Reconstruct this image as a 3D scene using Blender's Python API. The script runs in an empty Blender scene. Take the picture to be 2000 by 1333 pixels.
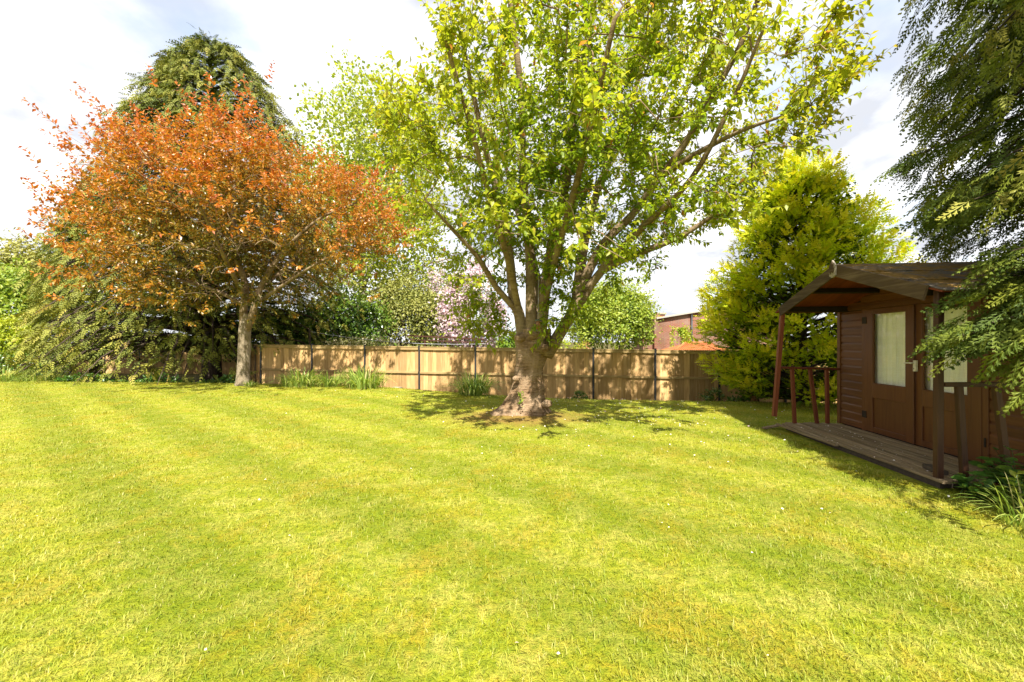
import bpy, math, numpy as np
from mathutils import Vector, Matrix
R = math.radians
rng = np.random.default_rng(7)
sc = bpy.context.scene
COL = sc.collection

# ------------------------------------------------------------------ camera, sky, sun, exposure
EYE = 1.45; FPX = 800.0
cam_d = bpy.data.cameras.new('camera'); cam_d.sensor_width = 36; cam_d.lens = 14.4
cam_d.clip_start = 0.05; cam_d.clip_end = 1500
cam = bpy.data.objects.new('camera', cam_d); COL.objects.link(cam)
cam.location = (0, 0, EYE); cam.rotation_euler = (R(90), 0, 0)
sc.camera = cam
SUN_EL, SUN_AZ = 55, 6      # azimuth: degrees to the right of straight behind the camera
sdir = Vector((math.sin(R(SUN_AZ)) * math.cos(R(SUN_EL)), -math.cos(R(SUN_AZ)) * math.cos(R(SUN_EL)), math.sin(R(SUN_EL))))
w = bpy.data.worlds.new('World'); sc.world = w; w.use_nodes = True
nt = w.node_tree; nt.nodes.clear()
out = nt.nodes.new('ShaderNodeOutputWorld'); bg = nt.nodes.new('ShaderNodeBackground')
sky = nt.nodes.new('ShaderNodeTexSky'); sky.sky_type = 'NISHITA'; sky.sun_disc = False
sky.sun_elevation = R(SUN_EL); sky.sun_rotation = R(180 - SUN_AZ)
tc = nt.nodes.new('ShaderNodeTexCoord')
sx = nt.nodes.new('ShaderNodeSeparateXYZ'); nt.links.new(tc.outputs['Generated'], sx.inputs[0])
def wmath(op, a, b=None):
    n = nt.nodes.new('ShaderNodeMath'); n.operation = op
    for i, v in enumerate((a, b)):
        if v is None: continue
        if isinstance(v, (int, float)): n.inputs[i].default_value = v
        else: nt.links.new(v, n.inputs[i])
    return n.outputs[0]
zz = wmath('ADD', wmath('MAXIMUM', sx.outputs[2], 0.0), 0.22)
cx = nt.nodes.new('ShaderNodeCombineXYZ')
nt.links.new(wmath('DIVIDE', sx.outputs[0], zz), cx.inputs[0]); nt.links.new(wmath('DIVIDE', sx.outputs[1], zz), cx.inputs[1])
n1 = nt.nodes.new('ShaderNodeTexNoise'); n1.inputs['Scale'].default_value = 1.5; n1.inputs['Detail'].default_value = 8; n1.inputs['Roughness'].default_value = 0.55
nt.links.new(cx.outputs[0], n1.inputs['Vector'])
r1 = nt.nodes.new('ShaderNodeValToRGB'); r1.color_ramp.elements[0].position = 0.30; r1.color_ramp.elements[1].position = 0.47
nt.links.new(n1.outputs[0], r1.inputs[0])
n2 = nt.nodes.new('ShaderNodeTexNoise'); n2.inputs['Scale'].default_value = 2.6; n2.inputs['Detail'].default_value = 6
nt.links.new(cx.outputs[0], n2.inputs['Vector'])
r2 = nt.nodes.new('ShaderNodeValToRGB'); r2.color_ramp.elements[0].position = 0.40; r2.color_ramp.elements[1].position = 0.66
r2.color_ramp.elements[0].color = (2.75, 2.85, 3.1, 1); r2.color_ramp.elements[1].color = (5.8, 5.8, 5.8, 1)
nt.links.new(n2.outputs[0], r2.inputs[0])
mixb = nt.nodes.new('ShaderNodeMixRGB'); mixb.inputs[0].default_value = 0.55; mixb.inputs[2].default_value = (3.0, 3.4, 4.1, 1)
nt.links.new(sky.outputs[0], mixb.inputs[1])
mixs = nt.nodes.new('ShaderNodeMixRGB')
nt.links.new(r1.outputs[0], mixs.inputs[0]); nt.links.new(mixb.outputs[0], mixs.inputs[1]); nt.links.new(r2.outputs[0], mixs.inputs[2])
nt.links.new(mixs.outputs[0], bg.inputs[0]); bg.inputs[1].default_value = 0.1
nt.links.new(bg.outputs[0], out.inputs[0])
sun_d = bpy.data.lights.new('sun', 'SUN'); sun_d.energy = 4.6; sun_d.angle = R(0.6); sun_d.color = (1.0, 0.95, 0.86)
sun = bpy.data.objects.new('sun', sun_d); COL.objects.link(sun); sun.location = (3, -10, 20)
sun.rotation_euler = sdir.to_track_quat('Z', 'Y').to_euler()
sc.view_settings.view_transform = 'Standard'; sc.view_settings.look = 'None'; sc.view_settings.gamma = 1
sc.view_settings.exposure = 1.6

# ------------------------------------------------------------------ helpers
def at(px, py, Y):
    return np.array([(px - 1000) / FPX * Y, Y, EYE + (666.5 - py) / FPX * Y])
def sst(a, b, x):
    t = np.clip((x - a) / (b - a), 0, 1); return t * t * (3 - 2 * t)
def nrmz(v):
    return v / np.maximum(np.linalg.norm(v, axis=-1, keepdims=True), 1e-9)
# fence line: eight bays read off the photograph, 1.9 m apart
F0 = np.array([-8.74, 14.27]); FD = np.array([1.8865, -0.2136]); FN = np.array([-FD[1], FD[0]]) / np.hypot(*FD)
def fdist(x, y):            # metres in front of the fence
    return -((x - F0[0]) * FN[0] + (y - F0[1]) * FN[1])
def ground(x, y):
    x = np.asarray(x, float); y = np.asarray(y, float)
    left = sst(2.0, -6.0, x) if False else 1 - sst(-6.0, 2.0, x)
    d = fdist(x, y); wd = 3.2 * (1 - left) + 1.1 * left; dr = 0.50 * (1 - left) + 0.40 * left
    g = 0.08 * left * sst(5, 11, y) - dr * (1 - sst(0, 1, d / wd))
    g = g + 0.06 * np.exp(-((x - .25) ** 2 + (y - 8.1) ** 2) / 1.4)
    return g
def G(x, y): return float(ground(x, y))

def mesh_np(name, V, faces, attrs=None, smooth=False):
    """V (n,3); faces: list of (m,k) int arrays"""
    me = bpy.data.meshes.new(name)
    V = np.asarray(V, np.float32)
    fl = [np.asarray(f, np.int32) for f in faces if len(f)]
    loops = np.concatenate([f.ravel() for f in fl]); tot = np.concatenate([np.full(len(f), f.shape[1], np.int32) for f in fl])
    me.vertices.add(len(V)); me.vertices.foreach_set('co', V.ravel())
    me.loops.add(len(loops)); me.loops.foreach_set('vertex_index', loops)
    me.polygons.add(len(tot)); st = np.concatenate([[0], np.cumsum(tot)[:-1]]).astype(np.int32)
    me.polygons.foreach_set('loop_start', st); me.polygons.foreach_set('loop_total', tot)
    me.polygons.foreach_set('use_smooth', np.full(len(tot), smooth, bool))
    for k, a in (attrs or {}).items():
        at_ = me.attributes.new(k, 'FLOAT', 'POINT'); at_.data.foreach_set('value', np.asarray(a, np.float32))
    me.update(calc_edges=True); me.validate()
    return me
def obj(name, me, mat=None, parent=None, loc=None, rot=None):
    o = bpy.data.objects.new(name, me); COL.objects.link(o)
    if mat is not None and me is not None and not me.materials: me.materials.append(mat)
    if parent is not None: o.parent = parent
    if loc is not None: o.location = loc
    if rot is not None: o.rotation_euler = rot
    return o
def tag(o, label=None, cat=None, group=None, kind=None):
    if label: o['label'] = label
    if cat: o['category'] = cat
    if group: o['group'] = group
    if kind: o['kind'] = kind
    return o
def thing(name, label, cat, loc=(0, 0, 0), rotz=0, group=None):
    o = bpy.data.objects.new(name, None); COL.objects.link(o); o.location = loc; o.rotation_euler = (0, 0, rotz)
    o.empty_display_size = 0.2
    return tag(o, label, cat, group)
def rel(o): o.matrix_parent_inverse = Matrix.Translation(-o.parent.location); return o
class MB:                     # small mesh builder for carpentry
    def __init__(s): s.v = []; s.f = []
    def box(s, a, b, bev=0.0):
        a = np.minimum(a, b), np.maximum(a, b); lo, hi = a
        c = (lo + hi) / 2; h = (hi - lo) / 2
        return s.obox(c, np.eye(3), h, bev)
    def obox(s, c, M, h, bev=0.0):   # M rows = axes
        n = len(s.v); c = np.asarray(c, float); M = np.asarray(M, float)
        if bev <= 0:
            for i in (-1, 1):
                for j in (-1, 1):
                    for k in (-1, 1): s.v.append(c + M[0] * h[0] * i + M[1] * h[1] * j + M[2] * h[2] * k)
            for q in ((0, 1, 3, 2), (4, 6, 7, 5), (0, 4, 5, 1), (2, 3, 7, 6), (0, 2, 6, 4), (1, 5, 7, 3)): s.f.append([n + t for t in q])
        else:                        # long axis = largest h, chamfer the four long edges
            ax = int(np.argmax(h)); o1, o2 = [t for t in range(3) if t != ax]
            b = min(bev, h[o1] * .9, h[o2] * .9)
            prof = [(h[o1] - b, h[o2]), (-h[o1] + b, h[o2]), (-h[o1], h[o2] - b), (-h[o1], -h[o2] + b), (-h[o1] + b, -h[o2]), (h[o1] - b, -h[o2]), (h[o1], -h[o2] + b), (h[o1], h[o2] - b)]
            for e in (-1, 1):
                for p in prof: s.v.append(c + M[ax] * h[ax] * e + M[o1] * p[0] + M[o2] * p[1])
            for i in range(8):
                j = (i + 1) % 8; s.f.append([n + i, n + j, n + 8 + j, n + 8 + i])
            s.f.append([n + i for i in range(7, -1, -1)]); s.f.append([n + 8 + i for i in range(8)])
        return s
    def beam(s, p, q, wd, th, up=(0, 0, 1), bev=0.003):
        p = np.asarray(p, float); q = np.asarray(q, float); d = q - p; L = np.linalg.norm(d); d /= L
        sd = np.cross(d, up); sd /= np.linalg.norm(sd); u = np.cross(sd, d)
        return s.obox((p + q) / 2, [d, sd, u], (L / 2, wd / 2, th / 2), bev)
    def tube(s, pts, rad, n=8):
        V, F = tube_np(np.asarray(pts, float), np.asarray(rad, float), n); k = len(s.v)
        s.v += list(V); s.f += [[k + t for t in f] for f in F.tolist()]; 
        s.f.append([k + t for t in range(n - 1, -1, -1)]); m = len(V); s.f.append([k + m - n + t for t in range(n)])
        return s
    def prof(s, pts, a, b, ax):      # extrude a 2-d outline along ax ('y': pts are x,z ; 'x': pts are y,z)
        n = len(s.v); m = len(pts)
        for e in (a, b):
            for p in pts: s.v.append(np.array([p[0], e, p[1]]) if ax == 'y' else np.array([e, p[0], p[1]]))
        for i in range(m):
            j = (i + 1) % m; s.f.append([n + i, n + j, n + m + j, n + m + i])
        s.f.append([n + i for i in range(m - 1, -1, -1)]); s.f.append([n + m + i for i in range(m)])
        return s
    def me(s, name, smooth=False):
        m = bpy.data.meshes.new(name); m.from_pydata([tuple(map(float, v)) for v in s.v], [], s.f); m.update()
        import bmesh
        b = bmesh.new(); b.from_mesh(m); bmesh.ops.recalc_face_normals(b, faces=b.faces); b.to_mesh(m); b.free()
        if smooth: m.polygons.foreach_set('use_smooth', np.ones(len(m.polygons), bool))
        return m
    def obj(s, name, mat, parent=None, smooth=False): return obj(name, s.me(name, smooth), mat, parent)
def frames(P):
    T = np.gradient(P, axis=0); T = nrmz(T)
    ref = np.array([0, 0, 1.0]) if abs(T[0][2]) < .9 else np.array([1.0, 0, 0])
    N = np.zeros_like(P); n = np.cross(T[0], ref); n /= np.linalg.norm(n)
    for i in range(len(P)):
        n = n - T[i] * n.dot(T[i]); n /= max(np.linalg.norm(n), 1e-9); N[i] = n
    return T, N, np.cross(T, N)
def tube_np(P, rad, n):
    T, N, B = frames(P); a = np.linspace(0, 2 * np.pi, n, endpoint=False)
    V = P[:, None] + rad[:, None, None] * (np.cos(a)[None, :, None] * N[:, None] + np.sin(a)[None, :, None] * B[:, None])
    m = len(P); i = np.arange(m - 1)[:, None] * n; j = np.arange(n)[None]; jn = (j + 1) % n
    F = np.stack([i + j, i + jn, i + n + jn, i + n + j], -1).reshape(-1, 4)
    return V.reshape(-1, 3), F
def catmull(P, step):
    P = np.asarray(P, float); Q = np.vstack([2 * P[0] - P[1], P, 2 * P[-1] - P[-2]]); o = []
    for i in range(1, len(Q) - 2):
        n = max(1, int(np.linalg.norm(Q[i + 1] - Q[i]) / step)); t = np.linspace(0, 1, n, endpoint=False)[:, None]
        o.append(.5 * (2 * Q[i] + (Q[i + 1] - Q[i - 1]) * t + (2 * Q[i - 1] - 5 * Q[i] + 4 * Q[i + 1] - Q[i + 2]) * t ** 2 + (3 * Q[i] - Q[i - 1] - 3 * Q[i + 1] + Q[i + 2]) * t ** 3))
    return np.vstack(o + [P[-1:]])
def rdir(n):
    return nrmz(rng.normal(size=(n, 3)))

# ------------------------------------------------------------------ materials
class NT:
    def __init__(s, name):
        s.m = bpy.data.materials.new(name); s.m.use_nodes = True; s.t = s.m.node_tree; s.t.nodes.clear()
        s.out = s.t.nodes.new('ShaderNodeOutputMaterial')
    def n(s, typ, ins=None, **kw):
        x = s.t.nodes.new(typ)
        for k, v in kw.items(): setattr(x, k, v)
        for k, v in (ins or {}).items():
            if hasattr(v, 'is_output') or isinstance(v, bpy.types.NodeSocket): s.t.links.new(v, x.inputs[k])
            else: x.inputs[k].default_value = v
        return x
    def ramp(s, fac, els, interp='LINEAR'):
        r = s.n('ShaderNodeValToRGB', {0: fac}); cr = r.color_ramp; cr.interpolation = interp
        while len(cr.elements) < len(els): cr.elements.new(0.5)
        for e, (p, c) in zip(cr.elements, els):
            e.position = p; e.color = (*c, 1) if len(c) == 3 else c
        return r.outputs[0]
    def noise(s, vec, scale, det=4, rough=.55, dist=0):
        return s.n('ShaderNodeTexNoise', {'Vector': vec, 'Scale': scale, 'Detail': det, 'Roughness': rough, 'Distortion': dist}).outputs[0]
    def mapv(s, vec, scale=(1, 1, 1), loc=(0, 0, 0), rot=(0, 0, 0)):
        return s.n('ShaderNodeMapping', {'Vector': vec, 'Scale': scale, 'Location': loc, 'Rotation': rot}).outputs[0]
    def mix(s, f, a, b, bt='MIX'):
        return s.n('ShaderNodeMixRGB', {0: f, 1: a, 2: b}, blend_type=bt).outputs[0]
    def math(s, op, a, b=0.0):
        return s.n('ShaderNodeMath', {0: a, 1: b}, operation=op).outputs[0]
    def bump(s, h, st, dist=0.01):
        return s.n('ShaderNodeBump', {'Height': h, 'Strength': st, 'Distance': dist}).outputs[0]
    def pbsdf(s, col, rough=.6, spec=.3, normal=None, **kw):
        d = {'Base Color': col, 'Roughness': rough, 'Specular IOR Level': spec}
        if normal is not None: d['Normal'] = normal
        d.update(kw); return s.n('ShaderNodeBsdfPrincipled', d).outputs[0]
    def done(s, sh): s.t.links.new(sh, s.out.inputs['Surface']); return s.m
    def coord(s, k='Object'): return s.n('ShaderNodeTexCoord').outputs[k]
    def attr(s, nm): return s.n('ShaderNodeAttribute', attribute_name=nm).outputs['Fac']
    def pos(s): return s.n('ShaderNodeNewGeometry').outputs['Position']
    def orand(s): return s.n('ShaderNodeObjectInfo').outputs['Random']

def leafmat(name, els, trans=.35, tcol=(1.25, 1.2, .7), rough=.45, spec=.35, attr='rnd'):
    t = NT(name); c = t.ramp(t.attr(attr), els)
    nz = t.noise(t.pos(), 2.2, 2); c = t.mix(t.ramp(nz, [(.35, (0, 0, 0)), (.7, (.22, .22, .22))]), c, t.mix(1.0, c, (1.5, 1.35, .9, 1), 'MULTIPLY'))
    a = t.pbsdf(c, rough, spec)
    b = t.n('ShaderNodeBsdfTranslucent', {'Color': t.mix(1.0, c, (*tcol, 1), 'MULTIPLY')}).outputs[0]
    return t.done(t.n('ShaderNodeMixShader', {0: trans, 1: a, 2: b}).outputs[0])
def woodmat(name, cols, axis=2, rough=.65, spec=.25, var=.35, sc_=1.0, bump=.3, wear=None):
    t = NT(name); v = t.coord(); r = t.orand()
    off = t.n('ShaderNodeVectorMath', {0: v, 1: t.n('ShaderNodeCombineXYZ', {0: t.math('MULTIPLY', r, 37.0), 1: t.math('MULTIPLY', r, 91.0), 2: t.math('MULTIPLY', r, 53.0)}).outputs[0]}, operation='ADD').outputs[0]
    s3 = [28 * sc_] * 3; s3[axis] = 1.6 * sc_
    g = t.noise(t.mapv(off, tuple(s3)), 1.0, 6, .6, .6)
    big = t.noise(off, 2.2, 3)
    c = t.ramp(g, [(.3, cols[0]), (.5, cols[1]), (.72, cols[2])])
    c = t.mix(t.ramp(big, [(.35, (0, 0, 0)), (.7, (.6, .6, .6))]), c, (*cols[3], 1))
    hsv = t.n('ShaderNodeHueSaturation', {'Color': c, 'Value': t.math('ADD', t.math('MULTIPLY', r, var), 1 - var / 2)}).outputs[0]
    if wear:
        wn = t.noise(off, 34, 4, .7); wm = t.ramp(wn, [(wear[1], (0, 0, 0)), (wear[1] + .04, (1, 1, 1))])
        hsv = t.mix(wm, hsv, (*wear[0], 1))
    return t.done(t.pbsdf(hsv, rough, spec, t.bump(g, bump, .004)))
def barkmat(name, a, b, c, band=True, bump=.6):
    t = NT(name); p = t.coord()
    n1_ = t.noise(t.mapv(p, (5, 5, 30) if band else (22, 22, 4)), 1, 5, .65, .4); n2_ = t.noise(p, 3.2, 5, .6); n3_ = t.noise(p, 34, 6, .75)
    col = t.ramp(n1_, [(.32, a), (.52, b), (.7, c)])
    col = t.mix(t.ramp(n2_, [(.42, (0, 0, 0)), (.62, (.75, .75, .75))]), col, (*c, 1))
    col = t.mix(t.ramp(n3_, [(.55, (0, 0, 0)), (.75, (.5, .5, .5))]), col, (*a, 1))
    h = t.math('ADD', t.math('MULTIPLY', n1_, .6), t.math('ADD', t.math('MULTIPLY', n3_, .6), n2_))
    return t.done(t.pbsdf(col, .85, .2, t.bump(h, bump, .07)))
def plain(name, col, rough=.6, spec=.3, metal=0.0, nz=.15, scale=20):
    t = NT(name); n_ = t.noise(t.coord(), scale, 4); d = tuple(x * (1 - nz * 2) for x in col)
    c = t.ramp(n_, [(.3, d), (.7, col)])
    return t.done(t.pbsdf(c, rough, spec, None, Metallic=metal))

def lawn_colour(t, bladerand=None):
    p = t.pos(); q = t.mapv(p, (1, 1, 0))
    n_a = t.noise(q, .55, 3); n_b = t.noise(q, 4.2, 5, .65); n_c = t.noise(q, 1.5, 6, .72, .8); n_f = t.noise(q, 22, 5, .7)
    base = t.mix(t.ramp(n_a, [(.35, (0, 0, 0)), (.68, (1, 1, 1))]), (.225, .265, .012, 1), (.30, .315, .020, 1))
    base = t.mix(t.ramp(n_b, [(.44, (0, 0, 0)), (.70, (.7, .7, .7))]), base, (.47, .425, .10, 1))
    # mower stripes, running diagonally over the lawn
    rt = t.mapv(q, (1, 1, 1), (0, 0, 0), (0, 0, R(37.3)))
    sy = t.n('ShaderNodeSeparateXYZ', {0: rt}).outputs[1]
    wob = t.math('ADD', t.math('MULTIPLY', sy, 5.2), t.math('MULTIPLY', n_a, .7))
    st = t.ramp(t.math('ADD', t.math('MULTIPLY', t.math('SINE', wob), .5), .5), [(.25, (0, 0, 0)), (.75, (1, 1, 1))])
    base = t.mix(t.math('MULTIPLY', st, .7), base, t.mix(1.0, base, (1.5, 1.38, 1.7, 1), 'MULTIPLY'))
    base = t.mix(t.ramp(n_c, [(.49, (0, 0, 0)), (.68, (.7, .7, .7))]), base, (.44, .30, .026, 1))
    base = t.mix(t.ramp(n_f, [(.42, (0, 0, 0)), (.62, (.65, .65, .65))]), base, (.14, .21, .014, 1))
    # worn earth round the cherry's foot
    dv = t.n('ShaderNodeVectorMath', {0: q, 1: (.15, 7.65, 0)}, operation='SUBTRACT').outputs[0]
    ln = t.n('ShaderNodeVectorMath', {0: t.mapv(dv, (.62, 1, 1))}, operation='LENGTH').outputs['Value']
    wr = t.math('ADD', ln, t.math('MULTIPLY', t.math('SUBTRACT', n_b, .5), 1.8))
    base = t.mix(t.ramp(wr, [(.35, (.95, .95, .95)), (1.0, (0, 0, 0))]), base, (.30, .19, .055, 1))
    return base, n_f, q
t = NT('lawn'); c, nf, q = lawn_colour(t)
# planting bed along the fence
P0 = t.n('ShaderNodeVectorMath', {0: q, 1: (F0[0], F0[1], 0)}, operation='SUBTRACT').outputs[0]
dd = t.n('ShaderNodeVectorMath', {0: P0, 1: (-FN[0], -FN[1], 0)}, operation='DOT_PRODUCT').outputs['Value']
dd = t.math('ADD', dd, t.math('MULTIPLY', t.noise(q, 1.5, 3), .8))
c = t.mix(t.ramp(t.math('MULTIPLY', dd, .5), [(.42, (1, 1, 1)), (.60, (0, 0, 0))]), c, (.10, .085, .03, 1))
c = t.mix(1.0, c, (.8, .8, .7, 1), 'MULTIPLY')
hh = t.math('ADD', t.noise(q, 90, 3, .7), t.noise(q, 25, 3))
M_lawn = t.done(t.pbsdf(c, .9, .1, t.bump(hh, .9, .03)))
t = NT('grass_blade'); c, nf, q = lawn_colour(t); rn = t.attr('rnd')
c = t.mix(t.ramp(rn, [(0, (.55, .55, .55)), (.5, (0, 0, 0)), (.82, (.0, .0, .0)), (1, (.75, .75, .75))]), c, t.ramp(rn, [(0, (.10, .17, .010)), (.45, (.12, .20, .012)), (.55, (.4, .37, .11)), (1, (.47, .42, .16))]))
a = t.pbsdf(c, .5, .3); b = t.n('ShaderNodeBsdfTranslucent', {'Color': t.mix(1.0, c, (1.3, 1.25, .7, 1), 'MULTIPLY')}).outputs[0]
M_blade = t.done(t.n('ShaderNodeMixShader', {0: .35, 1: a, 2: b}).outputs[0])

M_fence = woodmat('fence_timber', [(.31, .18, .068), (.48, .305, .135), (.60, .41, .20), (.38, .225, .09)], 2, .8, .15, .6, 1.0, .4, ((.16, .085, .035), .74))
M_frail = woodmat('fence_rail', [(.26, .16, .07), (.38, .25, .11), (.46, .33, .16), (.30, .24, .10)], 0, .8, .15, .25)
M_steel = plain('black_steel', (.028, .028, .03), .45, .4)
M_stain = woodmat('brown_stain', [(.075, .026, .008), (.115, .041, .012), (.15, .057, .018), (.10, .036, .011)], 1, .5, .35, .3, 1, .25)
M_door = woodmat('door_stain', [(.075, .025, .007), (.108, .037, .010), (.135, .05, .014), (.095, .032, .009)], 2, .45, .4, .12, 1, .2)
M_red = woodmat('red_stain', [(.10, .024, .009), (.15, .038, .014), (.19, .055, .022), (.12, .028, .011)], 2, .55, .3, .3, 1, .25, ((.4, .3, .2), .74))
M_nearpost = woodmat('dark_worn_stain', [(.035, .014, .007), (.06, .024, .011), (.085, .035, .016), (.045, .018, .009)], 2, .55, .3, .3, 1, .25, ((.4, .3, .2), .75))
M_ceil = woodmat('red_ceiling', [(.12, .026, .009), (.18, .042, .014), (.22, .06, .02), (.14, .03, .011)], 1, .6, .25, .35, 1, .2)
M_dark = woodmat('dark_beam', [(.02, .014, .01), (.03, .02, .014), (.04, .026, .018), (.022, .016, .012)], 0, .7, .2, .2)
M_barge = woodmat('weathered_board', [(.04, .024, .013), (.08, .05, .029), (.16, .112, .07), (.052, .033, .019)], 1, .75, .2, .25, 1, .5, ((.34, .26, .17), .71))
M_deck = woodmat('weathered_deck', [(.10, .072, .045), (.22, .165, .10), (.36, .285, .19), (.20, .135, .075)], 1, .85, .15, .5, 1.3, .9)
M_white = plain('peeling_white', (.36, .30, .235), .7, .2, 0, .22, 40)
M_handle = plain('white_enamel', (.72, .66, .52), .35, .5)
t = NT('roof_felt'); p = t.coord(); n_ = t.noise(p, 3.4, 6, .65, .4); f_ = t.noise(p, 60, 4)
c = t.ramp(f_, [(.3, (.075, .062, .05)), (.7, (.15, .128, .105))])
c = t.mix(t.ramp(n_, [(.43, (0, 0, 0)), (.54, (1, 1, 1))]), c, t.ramp(t.noise(p, 22, 4), [(.3, (.11, .085, .018)), (.55, (.22, .12, .03)), (.75, (.30, .20, .06))]))
M_felt = t.done(t.pbsdf(c, .95, .1, t.bump(t.math('ADD', n_, f_), .8, .02)))
t = NT('glass'); fr = t.math('MULTIPLY', t.math('POWER', t.n('ShaderNodeLayerWeight', {'Blend': .5}).outputs['Facing'], 4.0), .6)
M_glass = t.done(t.n('ShaderNodeMixShader', {0: t.math('ADD', fr, .035), 1: t.n('ShaderNodeBsdfTransparent', {'Color': (.98, .99, .97, 1)}).outputs[0], 2: t.n('ShaderNodeBsdfGlossy', {'Color': (.9, .9, .9, 1), 'Roughness': .03}).outputs[0]}).outputs[0])
t = NT('curtain_cloth'); p = t.coord(); g1 = t.noise(t.mapv(p, (1, 160, 6)), 1, 2); g2 = t.noise(t.mapv(p, (1, 6, 160)), 1, 2)
c = t.ramp(t.math('MULTIPLY', t.math('ADD', g1, g2), .5), [(.35, (.80, .77, .62)), (.65, (.93, .91, .80))])
M_curt = t.done(t.n('ShaderNodeMixShader', {0: .04, 1: t.pbsdf(c, .9, .1), 2: t.n('ShaderNodeBsdfTranslucent', {'Color': c}).outputs[0]}).outputs[0])
M_bark = barkmat('cherry_bark', (.085, .048, .024), (.25, .155, .08), (.37, .26, .16), True, 1.0)
M_limb = barkmat('cherry_limb_bark', (.075, .05, .028), (.17, .115, .06), (.27, .20, .12), True, .4)
M_pbark = barkmat('plum_bark', (.12, .09, .055), (.21, .165, .105), (.30, .245, .17), False)
M_twig = plain('twig_bark', (.10, .06, .035), .8, .2)
M_cbark = barkmat('conifer_bark', (.03, .02, .014), (.06, .042, .03), (.09, .065, .045), False)
M_bbark = barkmat('pale_bark', (.16, .13, .10), (.34, .30, .24), (.50, .46, .40), True, .3)

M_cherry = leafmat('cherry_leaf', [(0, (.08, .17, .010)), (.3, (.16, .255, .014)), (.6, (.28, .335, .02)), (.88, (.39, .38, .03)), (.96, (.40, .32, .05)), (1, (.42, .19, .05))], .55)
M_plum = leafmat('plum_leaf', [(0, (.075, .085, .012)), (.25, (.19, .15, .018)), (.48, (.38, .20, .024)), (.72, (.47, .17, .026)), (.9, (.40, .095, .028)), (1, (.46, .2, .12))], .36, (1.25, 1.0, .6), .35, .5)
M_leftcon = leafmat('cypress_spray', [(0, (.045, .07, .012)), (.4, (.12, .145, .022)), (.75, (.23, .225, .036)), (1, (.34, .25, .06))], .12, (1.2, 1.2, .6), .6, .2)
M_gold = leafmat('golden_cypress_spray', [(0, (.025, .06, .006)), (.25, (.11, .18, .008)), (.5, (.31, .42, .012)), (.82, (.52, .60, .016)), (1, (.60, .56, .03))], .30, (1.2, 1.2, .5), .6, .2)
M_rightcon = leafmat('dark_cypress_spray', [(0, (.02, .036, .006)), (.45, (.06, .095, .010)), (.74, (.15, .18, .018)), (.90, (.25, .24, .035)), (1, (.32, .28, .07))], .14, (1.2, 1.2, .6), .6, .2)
M_birch = leafmat('birch_leaf', [(0, (.17, .25, .025)), (.5, (.30, .36, .035)), (1, (.40, .42, .06))], .5)
M_laurel = leafmat('laurel_leaf', [(0, (.02, .06, .008)), (.6, (.06, .13, .012)), (1, (.16, .24, .025))], .2, rough=.3, spec=.5)
M_olive = leafmat('olive_shrub_leaf', [(0, (.09, .12, .022)), (.5, (.18, .20, .04)), (1, (.28, .27, .07))], .25)
M_fresh = leafmat('fresh_green_leaf', [(0, (.07, .15, .012)), (.5, (.17, .26, .02)), (1, (.31, .35, .045))], .35)
M_lime = leafmat('lime_leaf', [(0, (.12, .21, .01)), (.5, (.27, .34, .015)), (1, (.42, .42, .04))], .35)
M_cream = leafmat('cream_climber_leaf', [(0, (.08, .14, .018)), (.45, (.18, .23, .03)), (.75, (.32, .31, .10)), (1, (.62, .58, .42))], .25)
M_pink = leafmat('pink_blossom', [(0, (.42, .30, .36)), (.5, (.56, .45, .50)), (1, (.74, .60, .63))], .3, (1.1, .95, 1.0))
M_strap = leafmat('strap_leaf', [(0, (.11, .20, .03)), (.5, (.24, .34, .06)), (.9, (.42, .46, .12)), (1, (.5, .44, .2))], .4)
M_cover = leafmat('ground_cover_leaf', [(0, (.03, .085, .012)), (.6, (.07, .16, .02)), (1, (.16, .25, .03))], .25, rough=.35, spec=.45)
M_dry = leafmat('dry_fern', [(0, (.22, .10, .03)), (1, (.38, .19, .06))], .2)
M_petal = leafmat('fallen_petal', [(0, (.70, .50, .50)), (.5, (.75, .66, .64)), (1, (.8, .78, .75))], .2, (1, 1, 1))
M_stone = plain('pale_stone', (.42, .36, .27), .9, .1, 0, .2)
M_brickp = plain('red_brick', (.36, .11, .06), .9, .1, 0, .2)
t = NT('old_brickwork'); v = t.coord('UV'); 
bk = t.n('ShaderNodeTexBrick', {'Vector': v, 'Color1': (.20, .05, .026, 1), 'Color2': (.29, .092, .045, 1), 'Mortar': (.24, .19, .155, 1), 'Scale': 1.0, 'Mortar Size': .010, 'Brick Width': .225, 'Row Height': .075, 'Bias': -.1})
c = t.mix(t.ramp(t.noise(t.pos(), 1.3, 5, .6), [(.42, (0, 0, 0)), (.62, (.6, .6, .6))]), bk.outputs[0], (.26, .19, .155, 1))
c = t.mix(t.ramp(t.noise(t.pos(), .8, 3), [(.45, (0, 0, 0)), (.7, (.5, .5, .5))]), c, (.12, .08, .045, 1))
M_brick = t.done(t.pbsdf(c, .9, .1, t.bump(bk.outputs[1], -.5, .01)))
M_coping = plain('concrete_coping', (.42, .38, .33), .9, .1)
M_ptile = plain('orange_pantile', (.40, .13, .042), .75, .2, 0, .15, 12)
M_rust = plain('rust_brown_beam', (.075, .032, .02), .8, .2)
M_wire = plain('grey_wire', (.45, .45, .46), .5, .4)
M_green = plain('green_feeder_plastic', (.10, .13, .10), .4, .4)
M_seed = plain('feeder_seed', (.35, .17, .08), .6, .3)
M_soil = plain('dark_timber_end', (.085, .066, .05), .9, .1)

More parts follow.
